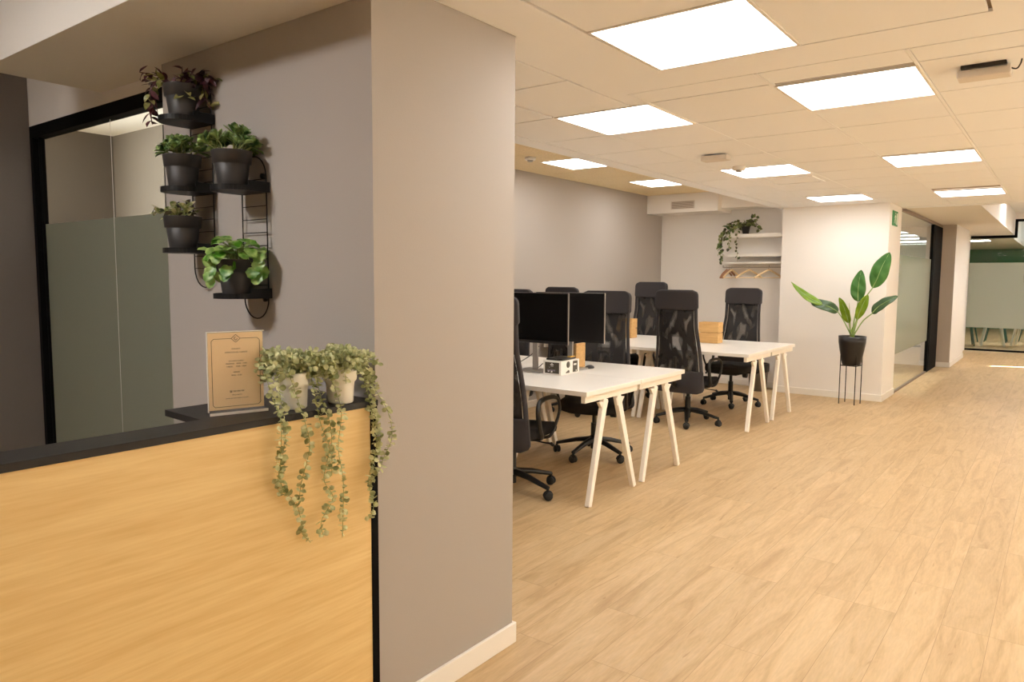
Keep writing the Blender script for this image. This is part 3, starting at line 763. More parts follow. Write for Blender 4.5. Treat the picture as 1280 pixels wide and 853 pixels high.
# pale variegated plant, lowest tray of unit A
t = potted(-2.604, 1.420, 1.5352, 'pale variegated plant in dark pot on the lowest tray of the taller shelf', 'potted_variegated_plant')
A_, B_, st = MB(), MB(), MB(); r = random.Random(9)
for k in range(17):
    a = r.uniform(0, 2*pi); ro = r.uniform(.02, .075)
    runner([tp+Vector((cos(a)*.02, sin(a)*.02, 0)), tp+Vector((cos(a)*ro*.7, sin(a)*ro*.7, .03)), tp+Vector((cos(a)*ro, sin(a)*ro, r.uniform(.01,.06)))], .017, .036, .021, .7, r)
runner([tp-E*.03, tp-E*.08+Vector((0,0,.03)), tp-E*.12+Vector((0,0,.02))], .018, .04, .02, .8, r)
st.build('stems', M['stem'], t); A_.build('leaves', M['pale'], t, fix=False); B_.build('leaves', M['dark'], t, fix=False)

# bright green leafy plant, lower tray of unit B
t = potted(-2.273, 1.425, 1.3752, 'bright green leafy plant spilling over dark pot on the lower tray of the shorter shelf', 'potted_swedish_ivy')
A_, st = MB(), MB(); r = random.Random(21)
def bigleaf(c, d, up, s): leaf(A_, c, d, up, s, s*.98, 8, r.uniform(.05,.3), r.uniform(.2,1.0), .5, .45, lobes=5)
for k in range(56):
    a = r.uniform(0, 2*pi); ro = .085*sqrt(r.random()); h = .075*(1-(ro/.1)**2)
    c = tp+Vector((cos(a)*ro, sin(a)*ro, h+r.uniform(-.015,.012)))
    st.tube([tp+Vector((cos(a)*.02, sin(a)*.02, 0)), (tp+c)/2+Vector((0,0,.02)), c], .0014, 5)
    bigleaf(c, Vector((cos(a), sin(a), r.uniform(-.3,.4)))+rv(r)*.4, Vector((cos(a)*.4+.2, sin(a)*.4-.2, 1)), r.uniform(.034, .048))
for ex, ez, n_ in ((-.085, -.02, 3), (-.075, -.055, 3), (-.05, -.035, 2), (.075, -.01, 3), (.065, -.035, 2), (.015, -.03, 2), (.005, -.01, 2)):
    for k in range(n_):
        c = tp+E*(ex+r.uniform(-.015,.015))+Vector((.03, -.055 if abs(ex) < .05 else -.02, ez+.02*k))
        st.tube([tp+Vector((0,0,.02)), (tp+c)/2+Vector((0,0,.035)), c], .0014, 5)
        bigleaf(c, Vector((ex*4, -.5, -.9))+rv(r)*.35, Vector((.6,-.8,.5)), r.uniform(.034,.050))
st.build('stems', M['stem'], t); A_.build('leaves', M['bright'], t, fix=False)

# ================================================================== DESKS
def make_table(L=1.2, D=.725):
    t = thing('work_table', '', 'table')
    MB().box((-L, 0, .714), (0, D, .745)).build('tabletop', M['lacquer'], t, .002)
    for xs, sg_ in ((-.026, 1), (-L+.055, -1)):
        MB().box((xs-.026, D/2-.345, .668), (xs+.006, D/2+.345, .7135)).build('trestle_beam', M['beech'], t, .003)
        for s in (-1, 1):
            yc = D/2
            mb = MB()
            mb.beam((xs-.010, yc+s*.085, .669), (xs+.010*sg_, yc+s*.300, .0), .056, .032, .038, .034, up=(1,0,0))
            # brace flare at the top
            mb.prism([(yc+s*.05, .652), (yc+s*.17, .652), (yc+s*.125, .60), (yc+s*.07, .60)], 'x', xs-.020, xs+.004)
            mb.build('leg', M['beech'], t, .004)
    return t
tab = make_table()
TXR = -2.32
desks = [((TXR, 3.82), 'white desk with light wood trestle legs nearest the camera, carrying the black monitor'),
         ((TXR, 4.549), 'white desk right behind the nearest one, edge to edge, far half of the near group'),
         ((TXR, 6.70), 'white desk of the rear group next to the chair seen from behind'),
         ((TXR, 7.429), 'white desk of the rear group closest to the white column wall'),
         ((-3.525, 3.82), 'white desk mostly hidden behind the grey pillar, left of the nearest desk'),
         ((-3.525, 4.549), 'white desk at the grey office wall, back left of the near group'),
         ((-3.525, 6.70), 'white desk by the grey office wall, front left of the rear group'),
         ((-3.525, 7.429), 'white desk by the grey office wall, back left of the rear group')]
for i, ((x, y), lb) in enumerate(desks):
    o = tab if i == 0 else copy_tree(tab)
    o.location = (x, y, 0); o['label'] = lb; o['group'] = 'white trestle desks'
    if x < -3: o.scale = (.965, 1, 1)

# ================================================================== CHAIRS
def make_chair():
    t = thing('office_chair', '', 'chair')
    # back profile
    def Yb(z): return -.285-.075*((z-.36)/.97)+.030*sin(pi*min(1, max(0, (z-.42)/.55)))
    def Wb(z):
        k = (z-.36)/.98
        return .212 + .062*(1-min(1, max(0, (z-.40)/.62)))**1.15 - .004*k
    def S(u, z, off=0):      # u in -1..1
        w = Wb(z)
        # round off the bottom and top corners
        return Vector((u*w, Yb(z)+.030*u*u+off, z))
    def panel_(z0, z1, u0, u1, nu=10, nv=10, off=0, rb=0, rt=0):
        mb = MB()
        def fn(a, b):
            z = z0+(z1-z0)*b; u = u0+(u1-u0)*a; w = 1
            if rb and z < z0+rb: d_ = 1-(z-z0)/rb; w = 1-(rb/.25)*(1-sqrt(max(0, 1-d_*d_)))
            if rt and z > z1-rt: d_ = (z-(z1-rt))/rt; w = 1-(rt/.22)*(1-sqrt(max(0, 1-d_*d_)))
            p = S(u*w, z, off); return p
        mb.grid(fn, nu, nv); return mb
    panel_(.345, .56, -1, 1, 12, 10, rb=.06).build('lower_back', M['fabric'], t, .006, solid=.030)
    panel_(.55, 1.16, -.84, .84, 12, 14).build('mesh_panel', M['mesh'], t, solid=.003)
    for s in (-1, 1):
        MB().tube([S(s*.93, .50+.68*k/14) for k in range(15)], .018, 10, flat=.8).build('side_rail', M['fabric'], t)
    hr = panel_(1.150, 1.340, -1.03, 1.03, 14, 10, rb=.02, rt=.055, off=.006)
    hr.build('headrest', M['fabric'], t, .008, solid=.048)
    sp = MB(); sp.tube([(0, -.05, .40), (0, -.27, .395), (0, -.335, .42), (0, -.33, .70)], [.028,.028,.024,.014], 10, flat=.5); sp.build('back_support', M['plastic'], t)
    # seat
    st_ = MB()
    def seat_fn(z0):
        pts = []
        for k in range(32):
            a = 2*pi*k/32; ca, sa = cos(a), sin(a)
            x = .255*math.copysign(abs(ca)**.45, ca); y = .015+.245*math.copysign(abs(sa)**.45, sa)
            pts.append((x, y))
        return pts
    pl = seat_fn(0); n = len(pl); rings = [(.86, .398), (.98, .410), (1.0, .435), (.99, .462), (.93, .476), (.6, .472), (.02, .468)]
    vs = []
    for sc, z in rings:
        for (x, y) in pl:
            zz = z - (.028*max(0, (y-.17)/.1) if y*sc > .15 else 0)
            vs.append((x*sc, .015+(y-.015)*sc, zz))
    fs = [(i*n+j, i*n+(j+1) % n, (i+1)*n+(j+1) % n, (i+1)*n+j) for i in range(len(rings)-1) for j in range(n)]
    st_.add(vs, fs, True); st_.add(vs[:n], [tuple(range(n))]); st_.build('seat', M['seatfab'], t)
    mc = MB(); mc.box((-.11, -.14, .352), (.11, .12, .400)); mc.build('mechanism', M['plastic'], t, .01)
    kb = MB(); kb.lathe([(.001,-.026),(.028,-.026),(.034,-.018),(.034,.018),(.028,.026),(.001,.026)], (0,0,0), 20).xf(Matrix.Translation((-.15, -.04, .352)) @ Matrix.Rotation(pi/2, 4, 'Y')); kb.cyl((-.15, -.04, .352), (-.10, -.04, .365), .01, n=8)
    kb.build('tension_knob', M['plastic'], t)
    lv_ = MB(); lv_.tube([(.10, .0, .372), (.22, .01, .360), (.285, .01, .358)], [.007,.008,.011], 8, flat=.6); lv_.tube([(.285,.01,.358),(.29,.03,.344)], .011, 8); lv_.build('height_lever', M['plastic'], t)
    for s in (-1, 1):
        a = MB(); X_ = s*.275
        pth = spline([(s*.16, .02, .385), (s*.262, .03, .40), (X_+s*.004, .085, .47), (X_+s*.012, .130, .56), (X_+s*.006, .125, .632), (X_, .06, .662), (X_, -.08, .666), (X_+s*.004, -.155, .645), (X_+s*.008, -.175, .58), (X_, -.130, .47), (s*.262, -.09, .405), (s*.16, -.08, .388)], 5)
        a.tube(pth, .0165, 8, flat=.62); a.build('armrest', M['plastic'], t)
    col_ = MB(); col_.cyl((0,0,.058), (0,0,.27), .027, n=20); col_.cyl((0,0,.27), (0,0,.36), .017, n=16); col_.lathe([(.030,.10),(.037,.115),(.034,.15),(.027,.17)], n=20); col_.build('column', M['plastic'], t)
    bs = MB()
    for k in range(5):
        a = 2*pi*k/5; d = Vector((cos(a), sin(a), 0))
        bs.tube([d*.02+Vector((0,0,.138)), d*.15+Vector((0,0,.120)), d*.315+Vector((0,0,.079))], [.030,.025,.018], 8, flat=.75)
        bs.cyl(d*.312+Vector((0,0,.088)), d*.312+Vector((0,0,.052)), .009, n=8)
    b_o = bs.build('star_base', M['plastic'], t)
    for k in range(5):
        a = 2*pi*k/5; d = Vector((cos(a), sin(a), 0)); c = MB(); ta = a+(.9, 2.2, .3, -1.0, 1.5)[k]
        for s in (-1, 1):
            w = MB(); w.lathe([(.001,-.010),(.025,-.010),(.029,-.005),(.029,.005),(.025,.010),(.001,.010)], n=20)
            w.xf(Matrix.Translation(d*.314+Vector((0,0,.0292))) @ Matrix.Rotation(ta, 4, 'Z') @ Matrix.Translation((0, s*.015, 0)) @ Matrix.Rotation(pi/2, 4, 'X')); c.add(w.v, w.f, True)
        hd = MB(); hd.tube([(cos(q)*.029, 0, sin(q)*.030+.002) for q in [pi*j/8 for j in range(9)]], .0065, 6); hd.cyl((0,0,.028), (0,0,.052), .008, n=8)
        hd.xf(Matrix.Translation(d*.314+Vector((0,0,.0292))) @ Matrix.Rotation(ta, 4, 'Z')); c.add(hd.v, hd.f, True)
        c.build('caster', M['plastic'], b_o)
    return t
ch = make_chair()
chairs = [((-2.93, 3.87), 8, -5, 1, 'high backed black office chair cut off by the grey pillar, at the nearest desk'),
          ((-3.01, 5.08), 196, -18, 1, 'high backed black office chair facing the camera right behind the monitors'),
          ((-2.96, 6.82), 0, 4, 1, 'high backed black office chair seen from behind between the two desk groups'),
          ((-3.02, 8.15), 180, 5, 1, 'high backed black office chair facing the camera beside the white column wall'),
          ((-4.20, 8.17), 184, 30, 1.045, 'high backed black office chair facing the camera in front of the white niche wall corner'),
          ((-4.13, 6.66), -6, 10, 1.01, 'black office chair showing only its headrest top above the monitors'),
          ((-4.12, 5.12), 180, 40, 1, 'black office chair hidden behind the near monitor at the grey wall')]
for i, ((x, y), a, ba, sz, lb) in enumerate(chairs):
    o = ch if i == 0 else copy_tree(ch)
    o.location = (x, y, 0); o.rotation_euler = (0,0,radians(a)); o.scale = (1,1,sz); o['label'] = lb; o['group'] = 'high backed office chairs'
    for c in o.children:
        if c.name.startswith('star_base'): c.rotation_euler = (0,0,radians(ba-a))

# ================================================================== MONITORS ETC
def monitor(x, y, rz, label, W=.61, H=.375, sm='screen'):
    t = thing('computer_monitor', label, 'monitor', (x, y, .7455), rz, 'monitors on the near desks')
    z0 = .215
    MB().box((-W/2, .0, z0), (W/2, .022, z0+H)).build('shell', M['monback'], t, .003)
    MB().box((-W/2+.006, -.0012, z0+.022), (W/2-.006, .0002, z0+H-.006)).build('screen', M[sm], t)
    e = MB(); e.box((-W/2-.0015, .006, z0), (-W/2+.0005, .016, z0+H)); e.box((W/2-.0005, .006, z0), (W/2+.0015, .016, z0+H)); e.box((-W/2, .006, z0+H-.0005), (W/2, .016, z0+H+.0015))
    e.build('silver_edge', M['silver'], t)
    s = MB(); s.box((-.022, .0225, .012), (.022, .040, z0+.18)); s.build('stand_neck', M['silver'], t, .002)
    MB().box((-.115, -.07, 0), (.115, .11, .012)).build('stand_foot', M['silver'], t, .004)
    return t
monitor(-3.165, 4.43, 0, 'black computer monitor with its screen to the camera, on the nearest desk')
monitor(-3.025, 4.70, 0, 'silver edged dark monitor partly hidden behind the front monitor', W=.62, sm='screen2')
cb = MB(); cb.tube(spline([(-3.16, 4.50, .93), (-3.26, 4.55, .86), (-3.38, 4.60, .80), (-3.50, 4.64, .75)], 8), .0035, 6)
tag(cb.build('cable', M['plastic']), 'black cable arching down behind the front monitor stand', 'cable', 'monitor cables')
cb = MB(); cb.tube(spline([(-3.13, 4.51, .80), (-3.18, 4.50, .762), (-3.27, 4.46, .750), (-3.42, 4.50, .7495)], 8), .0035, 6)
tag(cb.build('cable', M['plastic']), 'black cable lying on the desk beside the monitor stand', 'cable', 'monitor cables')

# product box
bx = thing('product_box', 'small white cardboard box with dark printed panels on the nearest desk', 'box', (-2.865, 4.36, .7455), radians(1))
MB().box((-.155, 0, 0), (0, .25, .102)).build('carton', M['cardwhite'], bx, .001)
MB().box((-.140, -.0008, .010), (-.018, 0, .090)).build('front_print', M['print_'], bx); MB().box((0, .158, .010), (.0008, .225, .092)).build('side_print', M['print_'], bx); pr2 = MB()
c2 = MB(); c2.lathe([(.001,0),(.024,0),(.024,.0008),(.001,.0008)], n=24).xf(Matrix.Translation((0,.095,.070)) @ Matrix.Rotation(pi/2, 4, 'Y')); c2.build('round_seal', M['print_'], bx)
pr2.add([(.0006,.06,.010),(.0006,.115,.010),(.0006,.110,.030),(.0006,.10,.026),(.0006,.095,.034),(.0006,.085,.024),(.0006,.07,.020)], [(0,1,2,3,4,5,6)])
pr2.build('corner_print', M['print_'], bx, fix=False)
wb = MB()
for (xa, za, w, h) in ((-.094,.070,.028,.006),(-.088,.060,.006,.004),(-.076,.060,.007,.004),(-.105,.053,.008,.002),(-.115,.021,.014,.006),(-.088,.017,.013,.011),(-.085,.080,.010,.004)):
    wb.box((xa, -.0014, za), (xa+w, -.0009, za+h))
wb.box((.0009,.170,.060), (.0014,.208,.072)); wb.box((.0009,.20,.014), (.0014,.212,.024))
wb.build('printed_marks', M['cardwhite'], bx)
MB().box((-.12, -.0013, .026), (-.05, -.0009, .038)).build('printed_stripe', M['print2'], bx)
tp_ = thing('storage_tray', 'dark shallow tray lying on top of the printed box', 'tray', (-2.94, 4.48, .8485), radians(4))
MB().box((-.075, -.10, 0), (.06, .11, .014)).build('tray_body', M['monback'], tp_, .004)
MB().box((.03, .03, .0142), (.058, .10, .020)).build('yellow_sticker', M['yellow'], tp_)

wd = thing('wooden_organizer', 'upright plywood desk organizer between the monitors and the printed box', 'organizer', (-3.02, 4.79, .7455), 0, 'plywood organizers')
MB().box((-.010, 0, 0), (.010, .135, .192)).build('side_board', M['plywood'], wd, .001)
MB().box((-.15, .012, 0), (-.0102, .135, .012)).build('base_board', M['plywood'], wd)
wd = thing('wooden_crate', 'plywood crate of stacked planks on the rear desks beside the black chair', 'crate', (-2.975, 7.60, .7455), 0, 'plywood organizers')
cr_ = MB()
for k in range(2): cr_.box((-.22, 0, .003+.115*k), (.0, .014, .112+.115*k)); cr_.box((-.22, .126, .003+.115*k), (.0, .14, .112+.115*k)); cr_.box((-.014, .0142, .003+.115*k), (.0, .1258, .112+.115*k)); cr_.box((-.22, .0142, .003+.115*k), (-.206, .1258, .112+.115*k))
cr_.box((-.205, .015, 0), (-.015, .125, .19-.003)); cr_.build('planks', M['plywood'], wd)
wd = thing('wooden_crate', 'narrow plywood crate edge seen between two black chairs on the rear desks', 'crate', (-4.02, 7.60, .7455), 0, 'plywood organizers')
cr2 = MB(); cr2.v = list(cr_.v); cr2.f = cr_.f; cr2.sm = cr_.sm; cr2.mi = cr_.mi; cr2.build('planks', M['plywood'], wd)
ms = MB(); ms.lathe([(.001,.026),(.014,.024),(.026,.016),(.031,.006),(.030,0),(.001,0)], n=24).xf(Matrix.Translation((-2.93, 4.86, .7457)) @ Matrix.Diagonal((1.0,1.7,1,1)))
tag(ms.build('computer_mouse', M['monback']), 'small dark computer mouse on the desk behind the plywood organizer', 'mouse')

# waste bin
wbn = thing('waste_bin', 'grey waste bin with black liner under the rear desk by the wall', 'bin', (-3.13, 9.42, 0))
MB().lathe([(.001,0),(.105,0),(.128,.34),(.132,.345),(.132,.352),(.124,.352),(.102,.01),(.001,.01)], n=32).build('bucket', M['bin'], wbn)
MB().lathe([(.131,.25),(.136,.26),(.138,.34),(.134,.358),(.122,.358),(.115,.30)], n=32).build('liner', M['liner'], wbn)

# ================================================================== NICHE SHELVES
def nshelf(z, th, label, x0=-3.62, y0=9.50):
    tag(MB().box((x0, y0, z-th), (-2.905, 9.7495, z)).build('wall_shelf', M['white_trim'], bevel=.002), label, 'shelf', 'white niche shelves')
nshelf(2.035, .048, 'white wall shelf with the trailing ivy pot, topmost in the niche')
nshelf(1.778, .040, 'white wall shelf in the middle of the niche, empty')
nshelf(1.668, .024, 'thin white wall shelf lowest in the niche above the wooden hangers', -3.66)
cr = thing('coat_rail', 'thin metal coat rail below the lowest niche shelf', 'rail', (-3.3, 9.61, 1.60))
MB().cyl((-.42, 0, 0), (.395, 0, 0), .006, n=10).build('rod', M['silver'], cr)
MB().box((-.42, -.004, 0), (-.412, .004, .029)).build('bracket', M['silver'], cr); MB().box((.2, -.004, 0), (.208, .004, .029)).build('bracket', M['silver'], cr)
def hanger(x, rz, label, m='hanger'):
    t = thing('coat_hanger', label, 'hanger', (x, 9.61, 1.60), radians(rz), 'wooden coat hangers')
    h = MB(); h.tube([(cos(a)*.012, 0, sin(a)*.012-.003) for a in [radians(d) for d in range(-30, 181, 15)]]+[(-.006,0,-.022),(0,0,-.035)], .0018, 6); h.build('hook', M['silver'], t)
    w = MB()
    for s in (-1, 1):
        w.tube(spline([(0, 0, -.035), (s*.05, 0, -.055), (s*.13, 0, -.098), (s*.195, .01*s, -.140)], 5), [.0105]*15+[.012], 8, flat=1.2)
    w.build('shoulder', M[m], t)
    MB().cyl((-.19, 0, -.137), (.19, 0, -.137), .005, n=8).build('trouser_bar', M[m], t)
hanger(-3.665, 84, 'brown wooden hanger leftmost of the bunch on the rail', 'hanger2')
hanger(-3.63, 80, 'brown wooden hanger in the middle of the bunch on the rail', 'hanger2')
hanger(-3.595, 74, 'pale wooden hanger at the right of the bunch on the rail')
hanger(-3.36, 48, 'pale wooden hanger hanging alone below the ivy vines')
hanger(-3.10, 44, 'pale wooden hanger next to the white column edge')

# ivy in the niche
iv = thing('trailing_ivy', 'trailing ivy in small black pot on the topmost niche shelf', 'plant', (-3.42, 9.60, 2.0355))
MB().lathe([(.001,0),(.040,0),(.055,.095),(.057,.10),(.053,.10),(.05,.088),(.001,.088)], n=28).build('pot', M['blackpot'], iv)
A_, B_, st = MB(), MB(), MB(); r = random.Random(31)
T = Vector((0,0,.09))
def ivy(pts, step=.022, L=.056, pa=.65): runner([T]+[Vector(p) for p in pts], step, L, L*.75, pa, r, 4)
ivy([(-.08,-.03,.13),(-.2,-.06,.07),(-.27,-.08,-.02),(-.28,-.10,-.2),(-.275,-.10,-.40)])
ivy([(-.1,-.05,.14),(-.22,-.09,.10),(-.30,-.10,.0),(-.31,-.10,-.15),(-.29,-.10,-.34)], pa=.8)
ivy([(-.08,-.06,.12),(-.15,-.11,.05),(-.18,-.12,-.08),(-.175,-.12,-.22)])
ivy([(-.04,-.08,.10),(-.06,-.13,.02),(-.075,-.13,-.12),(-.06,-.13,-.25),(-.05,-.13,-.36)], .042, .045, .1)
ivy([(-.12,-.05,.1),(-.2,-.08,.02),(-.24,-.09,-.08)])
ivy([(-.1,-.03,.16),(-.18,-.05,.15),(-.24,-.07,.10)])
ivy([(.05,-.02,.16),(.12,-.02,.19),(.19,-.03,.20)], pa=.4)
ivy([(.06,-.03,.14),(.13,-.03,.12),(.20,-.03,.03)], pa=.5)
ivy([(.02,-.02,.17),(.08,-.02,.20),(.13,-.02,.22)], pa=.7)
for k in range(10):
    a = r.uniform(0, 2*pi); ivy([(cos(a)*.05, sin(a)*.04-.02, .14), (cos(a)*.10, sin(a)*.06-.03, .15+r.uniform(-.05,.05))], .026)
st.build('stems', M['stem'], iv); A_.build('leaves', M['pothos'], iv, fix=False); B_.build('leaves', M['pothosd'], iv, fix=False)

# ================================================================== BIRD OF PARADISE + STAND
PX, PY = -1.945, 9.09
sd = thing('plant_stand', 'thin black metal plant stand with four legs before the white column', 'stand', (PX, PY, 0))
lr = .105
for k in range(4):
    a = radians(36+90*k)
    MB().cyl((cos(a)*.124, sin(a)*.124, 0), (cos(a)*.124, sin(a)*.124, .57), .0055, n=8).build('leg', M['black'], sd)
rg = MB(); 
for k in range(4):
    a = radians(36+90*k); b = radians(36+90*(k+1))
    rg.tube([(cos(a)*.124, sin(a)*.124, .452), (cos(b)*.124, sin(b)*.124, .452)], .005, 6)
rg.tube([(cos(radians(36))*.124, sin(radians(36))*.124, .452), (-cos(radians(36))*.124, -sin(radians(36))*.124, .452)], .005, 6)
rg.tube([(cos(radians(126))*.124, sin(radians(126))*.124, .452), (-cos(radians(126))*.124, -sin(radians(126))*.124, .452)], .005, 6)
rg.build('cross_frame', M['black'], sd)
bp_ = thing('bird_of_paradise_plant', 'tall broad leaved green plant in black pot on the thin stand', 'plant', (PX, PY, .458))
MB().lathe([(.001,0),(.092,0),(.100,.008),(.112,.06),(.146,.26),(.150,.335),(.142,.335),(.135,.30),(.001,.30)], n=40).build('pot', M['blackpot'], bp_)
MB().lathe([(.001,.305),(.137,.302)], n=24).build('soil', M['soil'], bp_)
def big_leaf(path, W, m, normal, stalk=None, stalk_r=(.009,.006), tipw=.45, fold=.18, twist=0, ragged=0, shape=.62):
    path = [Vector(p)-Vector((PX, PY, .458)) for p in path]; sp_ = spline(path, 8); n = len(sp_)-1
    mb = MB(); vs = []; rb = MB(); mid = []
    for i, p in enumerate(sp_):
        t_ = i/n; d = (sp_[min(i+1, n)]-sp_[max(i-1, 0)]).normalized()
        nv = Vector(normal) if not isinstance(normal, list) else Vector(normal[0])*(1-t_)+Vector(normal[1])*t_
        a = d.cross(nv).normalized(); nn = a.cross(d).normalized()
        tt = t_**(math.log(.5)/math.log(tipw)) if 0 < t_ < 1 else t_
        w = W/2*max(0.01, sin(pi*tt))**shape
        if i == n: w = .003
        if i == 0: w = .004
        row = []
        for k in range(-4, 5):
            u = k/4; row.append(p+a*(w*u)+nn*(fold*w*abs(u)-.25*fold*w*u*u+.0035*sin(17*t_+3*u)))
        vs += row; mid.append(p+nn*.0022)
    fs = [(i*9+j, i*9+j+1, (i+1)*9+j+1, (i+1)*9+j) for i in range(n) for j in range(8)]
    mb.add(vs, fs, True)
    o = mb.build('leaf_blade', m, bp_, fix=False, solid=.0012)
    rb.tube([mid[i] for i in range(0, n)], [.0045*(1-i/n)+.001 for i in range(0, n)], 6); rb.build('midrib', M['rib'], o)
    if stalk:
        s = MB(); q = spline([Vector(v)-Vector((PX, PY, .458)) for v in stalk]+[path[0]], 6)
        s.tube(q, [stalk_r[0]+(stalk_r[1]-stalk_r[0])*i/(len(q)-1) for i in range(len(q))], 8); s.build('stalk', M['rib'], o)
C0 = (PX, PY, .77)
fwd = (.25, -.95, .15)
# high right leaf
big_leaf([(-1.757,9.09,1.352),(-1.71,9.08,1.46),(-1.665,9.08,1.60),(-1.60,9.10,1.752)], .195, M['stre'], (-.1,-1,.15), [C0,(-1.90,9.10,1.0),(-1.84,9.12,1.22)], tipw=.50, fold=.1)
# centre tall leaf
big_leaf([(-1.898,9.07,1.195),(-1.903,9.07,1.30),(-1.90,9.08,1.42),(-1.885,9.10,1.557)], .165, M['stre'], (.0,-1,.1), [C0,(-1.935,9.08,.95),(-1.91,9.07,1.10)], tipw=.45, fold=.1)
# lime leaf right
big_leaf([(-1.895,9.03,.985),(-1.865,9.02,1.08),(-1.83,9.02,1.18),(-1.79,9.03,1.275)], .112, M['strel'], (.5,-.85,.1), [C0,(-1.93,9.05,.88)], tipw=.5, fold=.25)
# lime leaf left
big_leaf([(-1.975,9.03,.945),(-2.00,9.02,1.03),(-2.035,9.01,1.13),(-2.09,9.02,1.238)], .125, M['strel'], (-.5,-.85,.1), [C0,(-1.96,9.05,.86)], tipw=.42, fold=.25)
# long leaf to the left: dark underside then curling tip showing lime
big_leaf([(-2.100,9.04,1.068),(-2.20,9.02,1.128),(-2.33,9.01,1.165),(-2.40,9.01,1.195)], .135, M['stred'], [(.05,-.9,.5),(.1,-.85,.7)], [C0,(-1.99,9.07,.87),(-2.05,9.05,.99)], tipw=.42, fold=.1, shape=.5)
big_leaf([(-2.27,9.005,1.150),(-2.40,9.0,1.215),(-2.52,8.99,1.305),(-2.635,9.0,1.412)], .098, M['strel'], (.45,-.85,.45), tipw=.36, fold=.15, shape=.8)
# right leaf
big_leaf([(-1.742,9.06,1.062),(-1.69,9.05,1.13),(-1.60,9.04,1.20),(-1.485,9.04,1.265)], .135, M['stred'], (-.25,-.85,.55), [C0,(-1.90,9.07,.86),(-1.83,9.06,.98)], tipw=.45, fold=.12, shape=.55)
# young spear
s = MB(); s.tube([(-.02,0,.31),(-.035,-.01,.56),(-.05,-.01,.72)], [.010,.006,.001], 8); s.build('spear', M['stem'], bp_)
s = MB(); s.tube([(0,0,.30),(.0,0,.40),(.01,0,.46)], [.024,.018,.010], 10); s.build('stem', M['strel'], bp_)

# ================================================================== CEILING FIXTURES
def detector(x, y, z, label):
    t = thing('smoke_detector', label, 'detector', (x, y, z), 0, 'round ceiling detectors')
    MB().lathe([(.001,-.030),(.046,-.030),(.052,-.024),(.052,0),(.001,0)], n=28).build('housing', M['white_trim'], t)
    MB().lathe([(.001,-.046),(.022,-.044),(.030,-.0305),(.001,-.0302)], n=20).build('sensor', M['silver'], t)
detector(-2.13, 5.78, ZC-.0005, 'round smoke detector in the tile ceiling beside a lit panel')
detector(-4.11, 5.68, 2.5845, 'round detector in the straw board ceiling near the grey wall')
def emergency(x, y, tilt, rz, label, gapm=True):
    t = thing('emergency_light', label, 'light fixture', (x, y, ZC), radians(rz), 'white emergency light boxes')
    mb = MB().box((-.095, -.045, -.048), (.095, .050, -.012)); 
    o = mb.build('housing', M['white_soft'], t, .006); o.rotation_euler = (radians(tilt), 0, 0)  # greyer white puts the shade on the housing into its colour
    if gapm: 
        g_ = MB().box((-.08, -.064, -.016), (.08, .035, -.0005)).build('mounting_plate', M['plastic'], t, .002)
        MB().lathe([(.001,-.02),(.016,-.018),(.016,-.012),(.001,-.012)], (-.035,-.035,0), 14).build('lamp_socket', M['silver'], t)
        w = MB(); w.tube(spline([(.08,-.03,-.02),(.11,-.01,-.03),(.125,-.03,-.018),(.13,-.045,-.002)], 5), .003, 6); w.build('wire', M['plastic'], t)
    return t
emergency(-.325, 3.68, 0, 0, 'white emergency light hanging open from its plate with a loose wire')
emergency(-2.06, 5.12, 0, 0, 'closed white emergency light box on the tile ceiling', False)
dv = thing('ceiling_diffuser', 'flat white air diffuser in the ceiling behind the smoke detector', 'vent', (-2.02, 6.85, ZC-.001))
f_ = MB(); 
f_.box((-.22,-.22,-.008),(.22,-.19,0)); f_.box((-.22,.19,-.008),(.22,.22,0)); f_.box((-.22,-.19,-.008),(-.19,.19,0)); f_.box((.19,-.19,-.008),(.22,.19,0)); f_.build('frame', M['gypsum'], dv)
MB().box((-.185,-.185,-.004),(.185,.185,0)).build('plate', M['gypsum'], dv)
vg = thing('air_grille', 'pale air grille on the white duct box at the back wall', 'vent', (-4.17, 9.269, 2.43))
MB().box((-.17,-.004,-.05),(.17,0,.055)).build('frame', M['white_soft'], vg, .001)
gl_ = MB()
for k in range(6): gl_.box((-.155,-.009,-.040+.0155*k),(.155,-.0042,-.034+.0155*k))
gl_.build('louvers', M['gap'], vg)

# exit sign on the column side (faces +X)
ex = thing('exit_sign', 'small green running man exit sign on the side of the white column', 'sign', (-1.679, 9.75, 2.175))
MB().box((0, -.16, -.088), (.006, .16, .088)).build('plate', M['exitgreen'], ex, .001)
fg2 = MB(); fg2.lathe([(.001,0),(.013,0),(.013,.0012),(.001,.0012)], n=14).xf(Matrix.Translation((.0062, .008, .058)) @ Matrix.Rotation(pi/2, 4, 'Y'))
pict = MB()
for pts in ([(-.06,-.06),(-.045,-.06),(-.01,-.01),(-.02,.0)], [(.03,-.065),(.045,-.06),(.02,-.005),(-.01,-.005),(-.01,-.015),(.015,-.02)], [(-.02,-.005),(.015,-.01),(.02,.035),(-.015,.04)], [(-.05,.0),(-.015,.03),(-.018,.04),(-.056,.008)], [(.018,.03),(.045,.01),(.05,.018),(.018,.042)], [(.075,-.07),(.135,-.07),(.135,.065),(.075,.065)]):
    pict.prism(pts, 'x', .0062, .0075)
pict.add(fg2.v, fg2.f); pict.build('pictogram', M['exitwhite'], ex)

